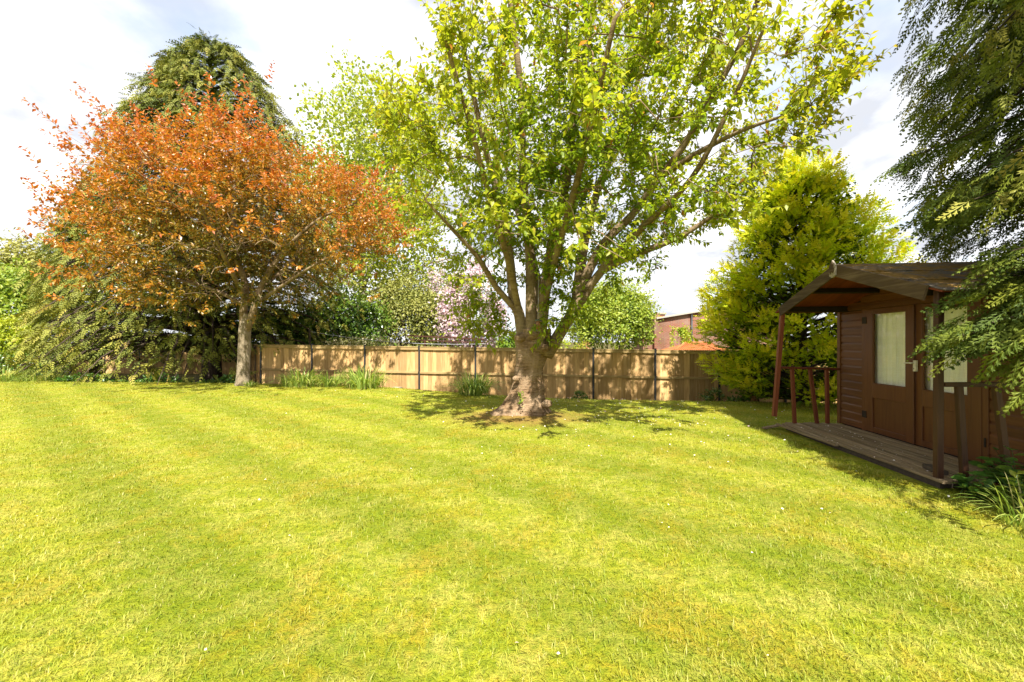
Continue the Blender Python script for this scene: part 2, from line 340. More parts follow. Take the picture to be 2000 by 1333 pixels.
# ------------------------------------------------------------------ ground
def axis_(a, b, lo, hi, fine, far):
    mid = np.arange(a, b + 1e-6, fine); k = 1 + np.arange(14)
    return np.concatenate([a - (np.geomspace(1, abs(lo - a), 14))[::-1], mid, b + np.geomspace(1, hi - b, 14)])
gx = axis_(-24, 14, -400, 400, .25, 0); gy = axis_(-3, 26, -300, 600, .25, 0)
X, Y = np.meshgrid(gx, gy); Z = ground(X, Y)
Vg = np.stack([X, Y, Z], -1).reshape(-1, 3); nx_, ny_ = len(gx), len(gy)
i = (np.arange(ny_ - 1)[:, None] * nx_ + np.arange(nx_ - 1)[None]).ravel()
tag(obj('ground', mesh_np('ground', Vg, [np.stack([i, i + 1, i + nx_ + 1, i + nx_], -1)], None, True), M_lawn), kind='structure')

# ------------------------------------------------------------------ summer house (local x into the house, y along its front away from the camera)
HS = thing('summer_house', 'brown boarded summer house with glazed double doors, porch deck and mossy felt roof', 'summer house', (5.255, 5.32, 0), -math.atan2(85, 800))
shp = [(0, 0), (-.020, 0), (-.020, .082), (-.008, .104), (-.006, .120), (0, .120)]
def siding(L): return MB().prof(shp, -L / 2, L / 2, 'y').me('siding_board')
sb_front = siding(.47)
for s_ in (1, -1):
    for k in range(15): 
        o = obj('siding_board', sb_front, M_stain, HS, (0, s_ * 1.155, .115 + k * .12)); o.rotation_euler = (R(rng.normal() * .15), 0, 0)
sb_side = siding(2.34)
for s_ in (1, -1):
    for k in range(15): obj('siding_board', sb_side, M_stain, HS, (1.2, s_ * 1.44, .115 + k * .12), (0, 0, R(-90) if s_ > 0 else R(90)))
for k in range(5):          # gable boards over the doors
    z0 = 1.935 + k * .1075; hw = max(.05, (2.40 - z0) / .34 - .1)
    MB().prof([(a, b * .9 + z0) for a, b in shp], -min(hw, 1.40), min(hw, 1.40), 'y').obj('siding_board', M_stain, HS)
MB().box((.012, -1.42, .1), (.02, -.9, 1.93)).obj('lining', M_dark, HS); MB().box((.012, .9, .1), (.02, 1.42, 1.93)).obj('lining', M_dark, HS)
MB().prof([(-1.42, 1.935), (1.42, 1.935), (0, 2.405)], .012, .02, 'x').obj('lining', M_dark, HS)
MB().box((.0, 1.425, .1), (2.4, 1.435, 1.93)).obj('lining', M_dark, HS); MB().box((.0, -1.435, .1), (2.4, -1.425, 1.93)).obj('lining', M_dark, HS)
MB().prof([(-1.42, .1), (1.42, .1), (1.42, 1.93), (0, 2.405), (-1.42, 1.93)], 2.39, 2.41, 'x').obj('back_wall', M_stain, HS)
MB().box((0.02, -1.42, .07), (2.39, 1.42, .095)).obj('floor_panel', M_dark, HS)
for s_ in (1, -1):          # corner posts
    MB().box((-.034, s_ * 1.395, .10), (.010, s_ * 1.462, 1.925), .004).obj('corner_post', M_stain, HS)
    MB().box((-.030, s_ * .852, .10), (.012, s_ * .918, 1.925), .004).obj('door_jamb', M_door, HS)
MB().box((-.034, -1.39, 1.926), (.010, 1.39, 1.99), .004).obj('door_head', M_stain, HS)
MB().box((-.02, -.85, .10), (.01, .85, .112)).obj('door_sill', M_dark, HS)
def door(y0, y1, hinge_hi, label):
    d = thing('door', None, None); d.parent = HS; d.location = (-.012, 0, 0)
    # y0<y1 ; stile at the hinge .14 wide, at the meeting edge .12
    sl, sh = (.12, .15) if hinge_hi else (.15, .12)
    z0, z1 = .115, 1.922
    o = MB().box((-.022, y0, z0), (.018, y0 + sl, z1), .003).obj('stile', M_door, d)
    o = MB().box((-.022, y1 - sh, z0), (.018, y1, z1), .003).obj('stile', M_door, d)
    a, b = y0 + sl + .001, y1 - sh - .001
    for p, q_ in ((z0, .185), (.62, .825), (1.855, z1)): MB().box((-.020, a, p), (.016, b, q_), .003).obj('rail', M_door, d)
    MB().box((-.004, a, .186), (.006, b, .619)).obj('lower_panel', M_door, d)
    MB().box((-.005, a, .826), (.001, b, 1.854)).obj('glass_pane', M_glass, d)
    for p, q_ in (((a, .826), (b, .838)), ((a, 1.842), (b, 1.854)), ((a, .839), (a + .012, 1.841)), ((b - .012, .839), (b, 1.841))):
        MB().box((-.016, p[0], p[1]), (-.006, q_[0], q_[1])).obj('glazing_bead', M_door, d)
    hy = y1 - .005 if hinge_hi else y0 + .005
    for zc in (.35, 1.76): MB().box((-.027, hy - .035, zc - .05), (-.0225, hy + .055 * (1 if hinge_hi else -1), zc + .05)).obj('hinge', M_dark, d)
    return d
door(.004, .85, True, ''); d2 = door(-.85, -.004, False, '')
MB().box((-.052, .0, .118), (-.034, -.035, 1.92), .003).obj('cover_strip', M_door, d2)
h = MB(); h.box((-.062, -.075, 1.06), (-.0535, -.035, 1.20), .003); h.tube([(-.062, -.055, 1.165), (-.095, -.055, 1.165)], [.009, .009], 10); h.tube([(-.093, -.062, 1.165), (-.096, -.02, 1.166), (-.094, .055, 1.160)], [.0095, .009, .008], 10)
h.box((-.0535, -.075, 1.06), (-.033, -.035, 1.2)); h.obj('handle', M_handle, d2)
MB().box((-.0645, -.058, 1.085), (-.0622, -.050, 1.105)).obj('keyhole', M_dark, d2)
# porch roof
ZR, YE, ZE = 2.445, 1.50, 1.935; sl_ = math.hypot(YE, ZR - ZE); ang = math.atan2(ZR - ZE, YE)
rb = MB().box((-.049, 0, -.016), (.049, sl_, 0)).me('roof_board')
for s_ in (1, -1):
    for k in range(35):
        o = obj('roof_board', rb, M_ceil, HS, (-.92 + k * .1, 0, ZR))
        o.rotation_euler = (-ang, 0, 0) if s_ > 0 else (ang, 0, math.pi)
        if s_ < 0: o.rotation_euler = (-ang, 0, math.pi)
    # felt in three overlapping strips
    fp = []
    for j in range(3):
        a, b = sl_ * j / 3 - .01, sl_ * (j + 1) / 3 + (.05 if j < 2 else .03); m = MB(); n_s = 40
        for q_ in range(n_s + 1):
            xx = -.965 + q_ * 3.5 / n_s; wv = .006 * math.sin(q_ * 1.3 + j) + rng.normal() * .003
            for yy, zz_ in ((a, .004 + (2 - j) * .005), (b, .004 + (2 - j) * .005), (b, .010 + (2 - j) * .005 + abs(wv)), (a, .010 + (2 - j) * .005)):
                m.v.append(np.array([xx, s_ * ((yy + (wv if yy == b else 0)) * math.cos(ang) + zz_ * math.sin(ang)), ZR - yy * math.sin(ang) + zz_ * math.cos(ang)]))
        for q_ in range(n_s):
            n0 = q_ * 4
            for e in range(4): m.f.append([n0 + e, n0 + (e + 1) % 4, n0 + 4 + (e + 1) % 4, n0 + 4 + e])
        m.f.append([3, 2, 1, 0]); m.f.append([n_s * 4 + e for e in range(4)])
        m.obj('felt_strip', M_felt, HS)
    dv = np.array([0, s_ * math.cos(ang), -math.sin(ang)]); up = np.array([0, s_ * math.sin(ang), math.cos(ang)])
    p0 = np.array([-.985, 0, ZR]) + up * -.055 + dv * .01; m = MB(); L_ = 1.425
    m.obox(p0 + dv * L_ / 2, [dv, [1, 0, 0], up], (L_ / 2, .011, .077), .003); m.obj('bargeboard', M_barge, HS)
    for yy, th in ((.66, .07), (1.33, .085)):      # purlins
        c_ = np.array([0, 0, ZR]) + dv * yy - up * (.018 + th / 2)
        MB().beam(c_ + [-.95, 0, 0], c_ + [2.38, 0, 0], .05, th, up).obj('purlin', M_dark, HS)
MB().beam((-.95, 0, ZR - .065), (2.38, 0, ZR - .065), .045, .07).obj('ridge_beam', M_dark, HS)
m = MB(); pr = [(-.055, ZR - .13), (0, ZR - .16), (.055, ZR - .13), (.058, ZR + .0), (.0, ZR + .075), (-.058, ZR)]
m.prof(pr, -1.022, -.999, 'x'); m.obj('finial', M_white, HS)
m = MB(); pr = [(-.046, ZR - .07), (-.02, ZR - .10), (.0, ZR - .075), (.03, ZR - .115), (.046, ZR - .06), (.046, ZR + .0), (.0, ZR + .058), (-.03, ZR+.01)]
m.prof(pr, -1.030, -1.0225, 'x'); m.obj('finial_face', M_barge, HS)
# posts, rails, balusters
MB().beam((-.89, -1.36, .06), (-.89, -1.365, 1.95), .058, .058, (1, 0, 0), .004).obj('porch_post', M_nearpost, HS)
MB().beam((-1.09, 1.30, .215), (-.96, 1.31, 1.90), .062, .062, (1, 0, 0), .004).obj('porch_post', M_red, HS)
MB().beam((-.855, -1.372, 1.02), (-.03, -1.39, 1.035), .05, .045).obj('handrail', M_nearpost, HS)
MB().beam((-.99, 1.31, 1.015), (-.03, 1.41, .99), .05, .035).obj('handrail', M_red, HS)
for (x0, x1, yy, z1) in ((-.72, -.67, -1.375, 1.0), (-.40, -.29, -1.382, 1.005)):
    MB().beam((x1, yy - .0, .10), (x0, yy, z1), .056, .045, (0, 1, 0)).obj('baluster', M_nearpost, HS)
for (x0, x1, yy, z1) in ((-.80, -.76, 1.332, .99), (-.51, -.40, 1.36, .984), (-.235, -.225, 1.388, .978)):
    MB().beam((x1, yy, .10), (x0, yy, z1), .05, .045, (0, 1, 0)).obj('baluster', M_red, HS)
# deck
for k in range(10):
    xx = -.945 + k * .0925; a = -1.46 + rng.uniform(-.02, .02); b = 1.42 + rng.uniform(-.03, .03)
    if k == 0: a = -1.47; b = 1.35
    dz = rng.uniform(-.004, .003)
    MB().box((xx, a, .072 + dz), (xx + .084, b, .098 + dz), .004).obj('deck_board', M_deck, HS)
for yy in (-1.35, -.7, 0, .7, 1.28): MB().box((-.9, yy - .022, -.03), (-.03, yy + .022, .0675)).obj('deck_bearer', M_soil, HS)
MB().box((-.91, -1.4, -.04), (-.875, 1.30, .066)).obj('deck_fascia', M_soil, HS)
MB().beam((-.975, -.02, .075), (-.995, 1.40, .066), .045, .03).obj('split_deck_edge', M_deck, HS)
MB().beam((-1.01, 1.36, .05), (-1.27, 1.28, .02), .06, .03).obj('broken_board_end', M_deck, HS)
tw = HS.rotation_euler.z
def hworld(x, y, z): 
    return Vector((5.255 + x * math.cos(tw) - y * math.sin(tw), 5.32 + x * math.sin(tw) + y * math.cos(tw), z))
def curtain(y0, y1, label):
    ys = np.linspace(y0, y1, 70); zs = np.linspace(.72, 1.90, 12); V = []
    ph = rng.uniform(0, 6)
    for z in zs:
        g = (1.9 - z)
        xo = .075 + .016 * np.sin(ys * 34 + ph + .5 * np.sin(ys * 9) + g * .3) + .010 * np.sin(ys * 71 + ph)
        V += [hworld(a, b, z) for a, b in zip(xo, ys)]
    V = np.array([tuple(v) for v in V]); n = 70; i = (np.arange(11)[:, None] * n + np.arange(n - 1)[None]).ravel()
    o = obj('curtain', mesh_np('curtain', V, [np.stack([i, i + 1, i + n + 1, i + n], -1)], None, True), M_curt)
    tag(o, label, 'curtain')
curtain(.006, .83, 'cream net curtain behind the glass of the door without a handle')
curtain(-.83, -.006, 'cream net curtain behind the glass of the door with the white handle')
o = MB().obox(hworld(-.76, -1.17, .123), [[math.cos(tw + 1.4), math.sin(tw + 1.4), 0], [-math.sin(tw + 1.4), math.cos(tw + 1.4), 0], [0, 0, 1]], (.12, .04, .022), .004).obj('timber_offcut', M_soil)
tag(o, 'short grey timber offcut lying on the deck by the porch post', 'timber block')

# ------------------------------------------------------------------ fence
FE = thing('timber_fence', 'close boarded timber fence with black steel posts behind the cherry tree', 'fence')
FH = 1.72
def fpt(k): return F0 + FD * k
def ftop(k): return 1.35 - .0215 * k
bm_ = MB().prof([(0, 0), (.022, 0), (.010, .15), (0, .15)], 0, 1, 'y')   # unused profile kept simple
bd = MB(); hw = .078
bd.v = [np.array(p) for p in ((-hw, -.004, 0), (hw, -.004, 0), (hw, .006, 0), (-hw, .026, 0), (-hw, -.004, 1.62), (hw, -.004, 1.62), (hw, .006, 1.62), (-hw, .026, 1.62))]
bd.f = [[0, 3, 2, 1], [4, 5, 6, 7], [0, 1, 5, 4], [1, 2, 6, 5], [2, 3, 7, 6], [3, 0, 4, 7]]
bd_me = bd.me('board')
post_m = MB(); post_m.box((-.03, -.035, -.15), (.03, .035, 1.73), .004); post_m.box((-.036, -.041, 1.73), (.036, .041, 1.75), .003); post_me = post_m.me('fence_post')
def fence_run(parent, A, B, za, zb, nb, posts=True):
    """boards on the far side of the rails; A,B 2-d ends, za,zb top heights"""
    A = np.asarray(A, float); B = np.asarray(B, float); L = np.linalg.norm(B - A); d = (B - A) / L; an = math.atan2(d[1], d[0])
    sl = (zb - za) / L
    for i in range(nb):
        f = (i + .5) / nb; p = A + (B - A) * f; zt = za + (zb - za) * f
        o = obj('board', bd_me, M_fence, parent, (p[0] + rng.normal() * .001, p[1], zt - 1.72 + rng.normal() * .006), (R(rng.normal() * .25), 0, an + R(1.5) + R(rng.normal() * .5)))
        o.rotation_euler.z += math.pi if rng.random() < 0 else 0
        o.scale = (L / nb / .145, 1, 1.0)
    nv = np.array([d[1], -d[0], 0]);  d3 = np.array([d[0], d[1], sl]); a3 = np.array([A[0], A[1], za]); b3 = np.array([B[0], B[1], zb])
    g = d3 * .035
    MB().beam(a3 + g + nv * .030 - [0, 0, .09], b3 - g + nv * .030 - [0, 0, .09], .045, .085).obj('top_rail', M_frail, parent)
    MB().beam(a3 + g + nv * .012 - [0, 0, .034], b3 - g + nv * .012 - [0, 0, .034], .10, .028).obj('capping', M_frail, parent)
    MB().beam(a3 + g + nv * .030 - [0, 0, .88], b3 - g + nv * .030 - [0, 0, .88], .045, .07).obj('mid_rail', M_frail, parent)
for k in range(0, 11):
    fence_run(FE, fpt(k), fpt(k + 1), ftop(k), ftop(k + 1), 13)
for k in range(0, 12):
    p = fpt(k); obj('fence_post', post_me, M_steel, FE, (p[0], p[1], ftop(k) - 1.73), (0, 0, math.atan2(FD[1], FD[0])))
CB = np.array([-14.3, 22.0])
for k in range(4):
    a = F0 + (CB - F0) * k / 4; b = F0 + (CB - F0) * (k + 1) / 4
    fence_run(FE, a, b, 1.33, 1.33, 15)
    obj('fence_post', post_me, M_steel, FE, (b[0], b[1], -.40), (0, 0, 0))
F2 = thing('timber_fence', 'far sunlit stretch of boarded fence glimpsed beneath the drooping cypress', 'fence')
for k in range(5):
    a = CB + np.array([-1.95 * k - .06, .08 * k]); b = CB + np.array([-1.95 * (k + 1) - .06, .08 * (k + 1)])
    fence_run(F2, b, a, 1.33, 1.33, 13)
    obj('fence_post', post_me, M_steel, F2, (b[0], b[1], -.40), (0, 0, 0))

# ------------------------------------------------------------------ foliage tools
LEAF8 = (np.array([(0, 0, 0), (.32, .25, .06), (.32, 0, 0), (.32, -.25, .06), (.70, .20, .02), (.70, 0, -.04), (.70, -.20, .02), (1, 0, -.13)]),
         [np.array([(0, 2, 1), (0, 3, 2), (4, 5, 7), (5, 6, 7)]), np.array([(1, 2, 5, 4), (2, 3, 6, 5)])])
LEAF4 = (np.array([(0, 0, 0), (.45, .25, .06), (.5, 0, 0), (.45, -.25, .06), (1, 0, -.08)]), [np.array([(0, 2, 1), (0, 3, 2), (1, 2, 4), (2, 3, 4)])])
LEAFW = (np.array([(0, 0, 0), (.42, .25, .06), (.45, 0, -.01), (.42, -.25, .06), (1, 0, -.12)]), [np.array([(0, 2, 1), (0, 3, 2), (1, 2, 4), (2, 3, 4)])])
LEAF2 = (np.array([(0, 0, 0), (.5, .3, .05), (1, 0, -.03), (.5, -.3, .05)]), [np.array([(0, 3, 2), (0, 2, 1)])])
def stamp(tmpl, pos, dr, nm, size, wid=None):
    tv, tf = tmpl; dr = nrmz(dr); sd = nrmz(np.cross(nm, dr)); nn = np.cross(dr, sd); N = len(pos)
    sz = size[:, None, None]; wd = sz if wid is None else (size * wid)[:, None, None]
    V = pos[:, None] + sz * tv[None, :, 0:1] * dr[:, None] + wd * tv[None, :, 1:2] * sd[:, None] + sz * tv[None, :, 2:3] * nn[:, None]
    off = (np.arange(N) * len(tv))[:, None, None]
    return V.reshape(-1, 3), [(f[None] + off).reshape(-1, f.shape[1]) for f in tf]
def foliage(name, tmpl, pos, dr, nm, size, rnd, mat, parent, wid=None, kind='stuff', smooth=False):
    V, F = stamp(tmpl, pos, dr, nm, size, wid)
    o = obj(name, mesh_np(name, V, F, {'rnd': np.repeat(np.clip(rnd, 0, 1), len(tmpl[0]))}, smooth), mat, parent)
    if kind: o['kind'] = kind
    return o
class Skel:
    def __init__(s): s.p = []; s.par = []; s.mr = []
    def limb(s, pts, r0, r1, step=.22, attach=None):
        P = catmull(pts, step); n = len(P); first = len(s.p)
        par = -1
        if s.p and attach is not False:
            A = np.array(s.p); par = int(np.argmin(((A - P[0]) ** 2).sum(1)))
        for i in range(n):
            s.p.append(P[i]); s.par.append(par if i == 0 else first + i - 1); s.mr.append(r0 + (r1 - r0) * (i / max(1, n - 1)) ** .8)
    def reach(s, T, up=.12, wob=.10, bias=None, rootp=None):
        """grow a bent branch to every target, nearest first"""
        T = np.asarray(T); ends = []
        A = np.array(s.p); d0 = ((T[:, None] - A[None]) ** 2).sum(2).min(1); order = np.argsort(d0)
        P = [np.array(x) for x in s.p]; arr = np.zeros((len(P) + len(T) * 14, 3)); arr[:len(P)] = A; n = len(P)
        root = np.array(rootp) if rootp is not None else A[0]
        drt = np.zeros(len(arr)); drt[:n] = np.linalg.norm(A - root, axis=1)
        for ti in order:
            q = T[ti]; D = np.linalg.norm(arr[:n] - q, axis=1); tq = np.linalg.norm(q - root)
            cost = D + .9 * np.maximum(0, drt[:n] + .35 * D - tq)
            j = int(np.argmin(cost)); L = D[j]; m = int(np.clip(L / .22, 2, 12))
            a = arr[j]; tt = np.linspace(0, 1, m + 1)[1:]
            off = rng.normal(size=3) * wob * L; 
            pts = a + (q - a) * tt[:, None] + (np.sin(np.pi * tt) * 1.0)[:, None] * (off + np.array([0, 0, up * L])) 
            pts[:-1] += rng.normal(size=(m - 1, 3)) * .02 if m > 1 else 0
            prev = j
            for x in pts:
                arr[n] = x; drt[n] = np.linalg.norm(x - root); s.p.append(x); s.par.append(prev); s.mr.append(0.0); prev = n; n += 1
            ends.append((prev, pts[-1], nrmz(pts[-1] - (pts[-2] if m > 1 else a))))
        return ends
    def build(s, parent, mat, tip=.006, ex=2.3, thick=.045):
        """every thick limb is a part of its own, the fine branches one mass"""
        n = len(s.p); A = np.array(s.p); par = np.array(s.par); acc = np.zeros(n); kids = [[] for _ in range(n)]
        for i in range(n):
            if par[i] >= 0: kids[par[i]].append(i)
        for i in range(n - 1, -1, -1):
            if not kids[i]: acc[i] = max(acc[i], tip ** ex)
            if par[i] >= 0: acc[par[i]] += acc[i]
        rad = np.maximum(acc ** (1 / ex), np.array(s.mr))
        done = np.zeros(n, bool); Vs = []; Fs = []; k = 0
        starts = [i for i in range(n) if par[i] < 0]; stack = [(i, None) for i in starts]
        while stack:
            i, p0 = stack.pop(); ch = [i]; c = i
            while kids[c]:
                ks = sorted(kids[c], key=lambda z: -rad[z]); 
                for o_ in ks[1:]: stack.append((o_, c))
                c = ks[0]; ch.append(c)
            P = A[ch]; r = rad[ch]
            if p0 is not None: P = np.vstack([A[p0], P]); r = np.concatenate([[min(rad[p0], r[0] * 1.15)], r])
            if len(P) < 2: continue
            if r.max() > thick: V, F = tube_np(P, r, 10); rel(obj('limb', mesh_np('limb', V, [F], None, True), mat, parent))
            else: V, F = tube_np(P, r, 4); Vs.append(V); Fs.append(F + k); k += len(V)
        o = rel(obj('branches', mesh_np('branches', np.vstack(Vs), [np.vstack(Fs)], None, True), mat, parent)); o['kind'] = 'stuff'
def shoots(P, D, L, n, leaf, spread=.9, droop=.35, curve=.25, jit=.3):
    """leaves set along shoots; returns pos, dir, normal, size, t, plus stem paths"""
    S = len(P); D = nrmz(D); t = (np.arange(n) + rng.uniform(.2, .8, (S, n))) / n
    side = nrmz(np.cross(D, rdir(S))); bi = np.cross(D, side)
    a = np.arange(n)[None] * 2.4 + rng.uniform(0, 6.28, (S, 1)) + rng.normal(size=(S, n)) * .3
    rad_ = np.cos(a)[..., None] * side[:, None] + np.sin(a)[..., None] * bi[:, None]
    cur = np.array([0, 0, 1.0]) * curve
    pos = P[:, None] + (D[:, None] * t[..., None] + cur * (t ** 2)[..., None]) * L[:, None, None]
    dl = D[:, None] * .55 + rad_ * spread + np.array([0, 0, -droop]) + rng.normal(size=(S, n, 3)) * jit
    nm = np.array([0, 0, 1.0]) + rng.normal(size=(S, n, 3)) * .45 + rad_ * .1
    sz = leaf * rng.uniform(.65, 1.15, (S, n)) * (1.1 - .35 * t)
    f = lambda z: z.reshape(-1, 3)
    return f(pos), f(dl), f(nm), sz.ravel(), t.ravel()
def stems(P, D, L, curve, r=.004):
    S = len(P); D = nrmz(D); t = np.array([0, .5, 1.0]); tri = np.array([[0, 2.094, 4.188]])
    C = P[:, None] + (D[:, None] * t[None, :, None] + np.array([0, 0, curve]) * (t ** 2)[None, :, None]) * L[:, None, None]
    sd = nrmz(np.cross(D, np.array([.3, .2, .93]))); bi = np.cross(D, sd)
    rr = r * np.array([1, .8, .4])
    V = C[:, :, None] + rr[None, :, None, None] * (np.cos(tri)[0][None, None, :, None] * sd[:, None, None] + np.sin(tri)[0][None, None, :, None] * bi[:, None, None])
    b = np.arange(S)[:, None] * 9; q = []
    for i in range(2):
        for j in range(3): q.append([i * 3 + j, i * 3 + (j + 1) % 3, i * 3 + 3 + (j + 1) % 3, i * 3 + 3 + j])
    return V.reshape(-1, 3), (b[:, None] + np.array(q)[None]).reshape(-1, 4)

# ------------------------------------------------------------------ cherry tree
CZ = G(.25, 8.1); CY = 8.1
CT = thing('cherry_tree', 'big spreading cherry tree with gnarled swollen trunk and yellow green leaves', 'tree', (.25, CY, CZ))
# trunk: buttressed, lumpy, forking
nz_, na = 110, 144; zs = np.linspace(-.12, 1.0, nz_) ** 1.0; an = np.linspace(0, 2 * np.pi, na, endpoint=False)
def vn(p, f, seed):           # cheap smooth noise
    r_ = np.random.default_rng(seed); o = np.zeros(p.shape[:-1])
    for _ in range(7):
        k = r_.normal(size=3) * f; o += np.sin(p @ k + r_.uniform(0, 6.28))
    return o / 7
zt = np.linspace(-.15, 1.62, nz_); cxx = np.interp(zt, [-.15, 0, .4, .8, 1.2, 1.62], [.22, .24, .30, .33, .40, .44]); 
rb_ = np.interp(zt, [-.15, .0, .15, .35, .6, .85, 1.1, 1.35, 1.62], [.56, .46, .385, .325, .285, .285, .325, .35, .32])
A_, Z_ = np.meshgrid(an, zt)
rr = rb_[:, None] * np.ones_like(A_)
low = np.clip(1 - (Z_ + .1) / .75, 0, 1)
for ca, wd_, am in ((3.45, .42, .62), (4.35, .35, .18), (5.6, .4, .22), (.6, .5, .16), (2.2, .5, .25)):
    da = (A_ - ca + np.pi) % (2 * np.pi) - np.pi; rr *= 1 + am * np.exp(-(da / wd_) ** 2) * low ** 1.5
PP = np.stack([np.cos(A_) * rr, np.sin(A_) * rr, Z_], -1)
rr *= 1 + .16 * vn(PP * np.array([1, 1, .6]), 6, 1) + .09 * vn(PP * np.array([1, 1, .6]), 17, 2) + .03 * vn(PP * np.array([1, 1, .5]), 30, 3) + .028 * vn(PP * np.array([1, 1, .15]), 55, 4)
rr *= 1 + .09 * np.sin(A_ * 5 + Z_ * 1.5 + 1.0) * np.clip(.35 + low, 0, 1) * .8
V = np.stack([cxx[:, None] + np.cos(A_) * rr, CY + np.sin(A_) * rr, Z_ + CZ], -1)
top = np.array([[cxx[-1], CY, 1.60 + CZ]])
V = np.vstack([V.reshape(-1, 3), top]); i = np.arange(nz_ - 1)[:, None] * na; j = np.arange(na)[None]; jn = (j + 1) % na
F4 = np.stack([i + j, i + jn, i + na + jn, i + na + j], -1).reshape(-1, 4); b = (nz_ - 1) * na
F3 = np.stack([b + np.arange(na), b + (np.arange(na) + 1) % na, np.full(na, nz_ * na)], -1)
rel(obj('trunk', mesh_np('trunk', V, [F4, F3], None, True), M_bark, CT))
# burls and pruning scars
for (px, py, Yd, rad_) in ((1042, 655, 7.78, .12), (1085, 672, 7.75, .10), (1016, 660, 7.85, .11), (1064, 680, 7.72, .09), (1008, 740, 7.8, .07), (1068, 790, 7.72, .10)):
    c_ = at(px, py, Yd); u_, v_ = np.meshgrid(np.linspace(0, 2 * np.pi, 16, endpoint=False), np.linspace(-1.5, 1.5, 9)); dr = np.stack([np.cos(u_) * np.cos(v_), np.sin(u_) * np.cos(v_), np.sin(v_)], -1)
    rr2 = rad_ * (1 + .28 * vn(dr + c_, 5, int(px)) + .12 * vn(dr, 13, int(py)))
    Vb = (c_ + dr * rr2[..., None] * np.array([1, .8, .8])).reshape(-1, 3); ii = np.arange(8)[:, None] * 16; jj = np.arange(16)[None]; jq = (jj + 1) % 16
    rel(obj('burl', mesh_np('burl', Vb, [np.stack([ii + jj, ii + jq, ii + 16 + jq, ii + 16 + jj], -1).reshape(-1, 4)], None, True), M_bark, CT))
SK = Skel()
def L(pts, r0, r1): SK.limb([at(*p) for p in pts], r0, r1)
L([(1045, 690, 8.1), (1045, 660, 8.1)], .2, .2)
L([(1022, 668, 8.0), (1014, 615, 7.95), (1003, 585, 7.95), (997, 520, 7.9), (985, 430, 7.9), (958, 330, 7.6), (930, 210, 7.2), (905, 90, 6.8)], .125, .03)
L([(1008, 605, 7.95), (968, 560, 7.7), (935, 505, 7.4), (885, 450, 7.0), (830, 390, 6.6)], .07, .02)
L([(1037, 665, 7.95), (1037, 590, 7.9), (1035, 500, 7.9), (1027, 410, 7.8), (1020, 310, 7.7), (1019, 200, 7.5), (1005, 70, 7.2), (985, -80, 7.0)], .125, .04)
L([(1052, 680, 7.85), (1060, 620, 7.85), (1068, 540, 7.9), (1085, 440, 8.0), (1108, 350, 8.0), (1120, 220, 8.0), (1150, 60, 7.8), (1180, -100, 7.6)], .12, .04)
L([(1072, 690, 7.95), (1100, 640, 7.9), (1140, 580, 7.8), (1175, 530, 7.7), (1240, 498, 7.5), (1330, 462, 7.2), (1400, 415, 6.9), (1440, 385, 6.7)], .135, .03)
L([(1118, 612, 7.85), (1145, 540, 7.9), (1180, 475, 8.0), (1235, 420, 7.9), (1290, 345, 7.6), (1335, 285, 7.3), (1390, 190, 6.9), (1450, 80, 6.5), (1500, -60, 6.2)], .115, .03)
L([(1128, 580, 7.9), (1140, 480, 8.3), (1165, 380, 8.7), (1210, 260, 9.0), (1260, 120, 9.2)], .12, .04)
L([(1290, 345, 7.6), (1370, 295, 7.0), (1450, 255, 6.4), (1545, 222, 5.8), (1585, 205, 5.6)], .07, .012)
L([(1060, 600, 7.85), (1085, 500, 7.2), (1120, 380, 6.4), (1160, 220, 5.6), (1200, 40, 5.0)], .085, .03)
L([(1014, 610, 7.95), (990, 500, 7.2), (960, 400, 6.5), (920, 250, 5.8), (870, 80, 5.2)], .075, .025)
L([(1045, 640, 8.15), (1050, 560, 8.7), (1030, 470, 9.4), (1000, 380, 10.2), (980, 280, 10.8)], .12, .035)
L([(1100, 640, 8.0), (1150, 560, 8.8), (1230, 470, 9.8), (1300, 380, 10.6)], .11, .03)
L([(1180, 520, 7.7), (1260, 440, 7.0), (1350, 350, 6.2), (1430, 200, 5.6), (1490, 60, 5.2)], .075, .02)
def crown_targets(n, c, rd, inside, gen=rng, power=.45):
    o = []
    while len(o) < n:
        d = nrmz(gen.normal(size=(400, 3))); r = gen.random((400, 1)) ** power
        p = c + d * r * rd; p = p[inside(p)]; o += list(p)
    return np.array(o[:n])
cpoly_b = [(640, 330), (735, 340), (800, 440), (870, 520), (960, 560), (1045, 560), (1150, 520), (1300, 505), (1420, 445), (1500, 360), (1560, 290), (1690, 210), (1800, 100)]
cpoly_t = [(640, 400), (700, 300), (745, 150), (770, 110), (800, 200), (850, 130), (885, 0), (1000, -2000), (1560, -2000), (1625, 10), (1700, 110), (1800, 100)]
def cin(p):
    px = 1000 + p[:, 0] / p[:, 1] * FPX; py = 666.5 - (p[:, 2] - EYE) / p[:, 1] * FPX
    lo = np.interp(px, *zip(*cpoly_b)); hi = np.interp(px, *zip(*cpoly_t))
    return (px > 735) & (px < 1660) & (py < lo) & (py > hi) & (p[:, 1] > 4.4) & (p[:, 2] < 8.6)
TG = crown_targets(860, np.array([1.35, 7.7, 5.0]), np.array([4.1, 4.1, 3.9]), cin)
ends = SK.reach(TG, rootp=(.35, CY, 1.6))
SK.build(CT, M_limb, .0062)
eP = np.array([e[1] for e in ends]); eD = np.array([e[2] for e in ends])
outw = nrmz(eP - np.array([.9, 7.9, 3.2]))
sP = []; sD = []
for rep in range(3):
    sP.append(eP + rng.normal(size=eP.shape) * .04 * rep); sD.append(eD * .45 + outw * .55 + np.array([0, 0, .35]) + rng.normal(size=eP.shape) * (.28 + .3 * (rep > 0)))
nodesA = np.array(SK.p); bz = nodesA[rng.integers(len(nodesA) // 12, len(nodesA), 1700)]
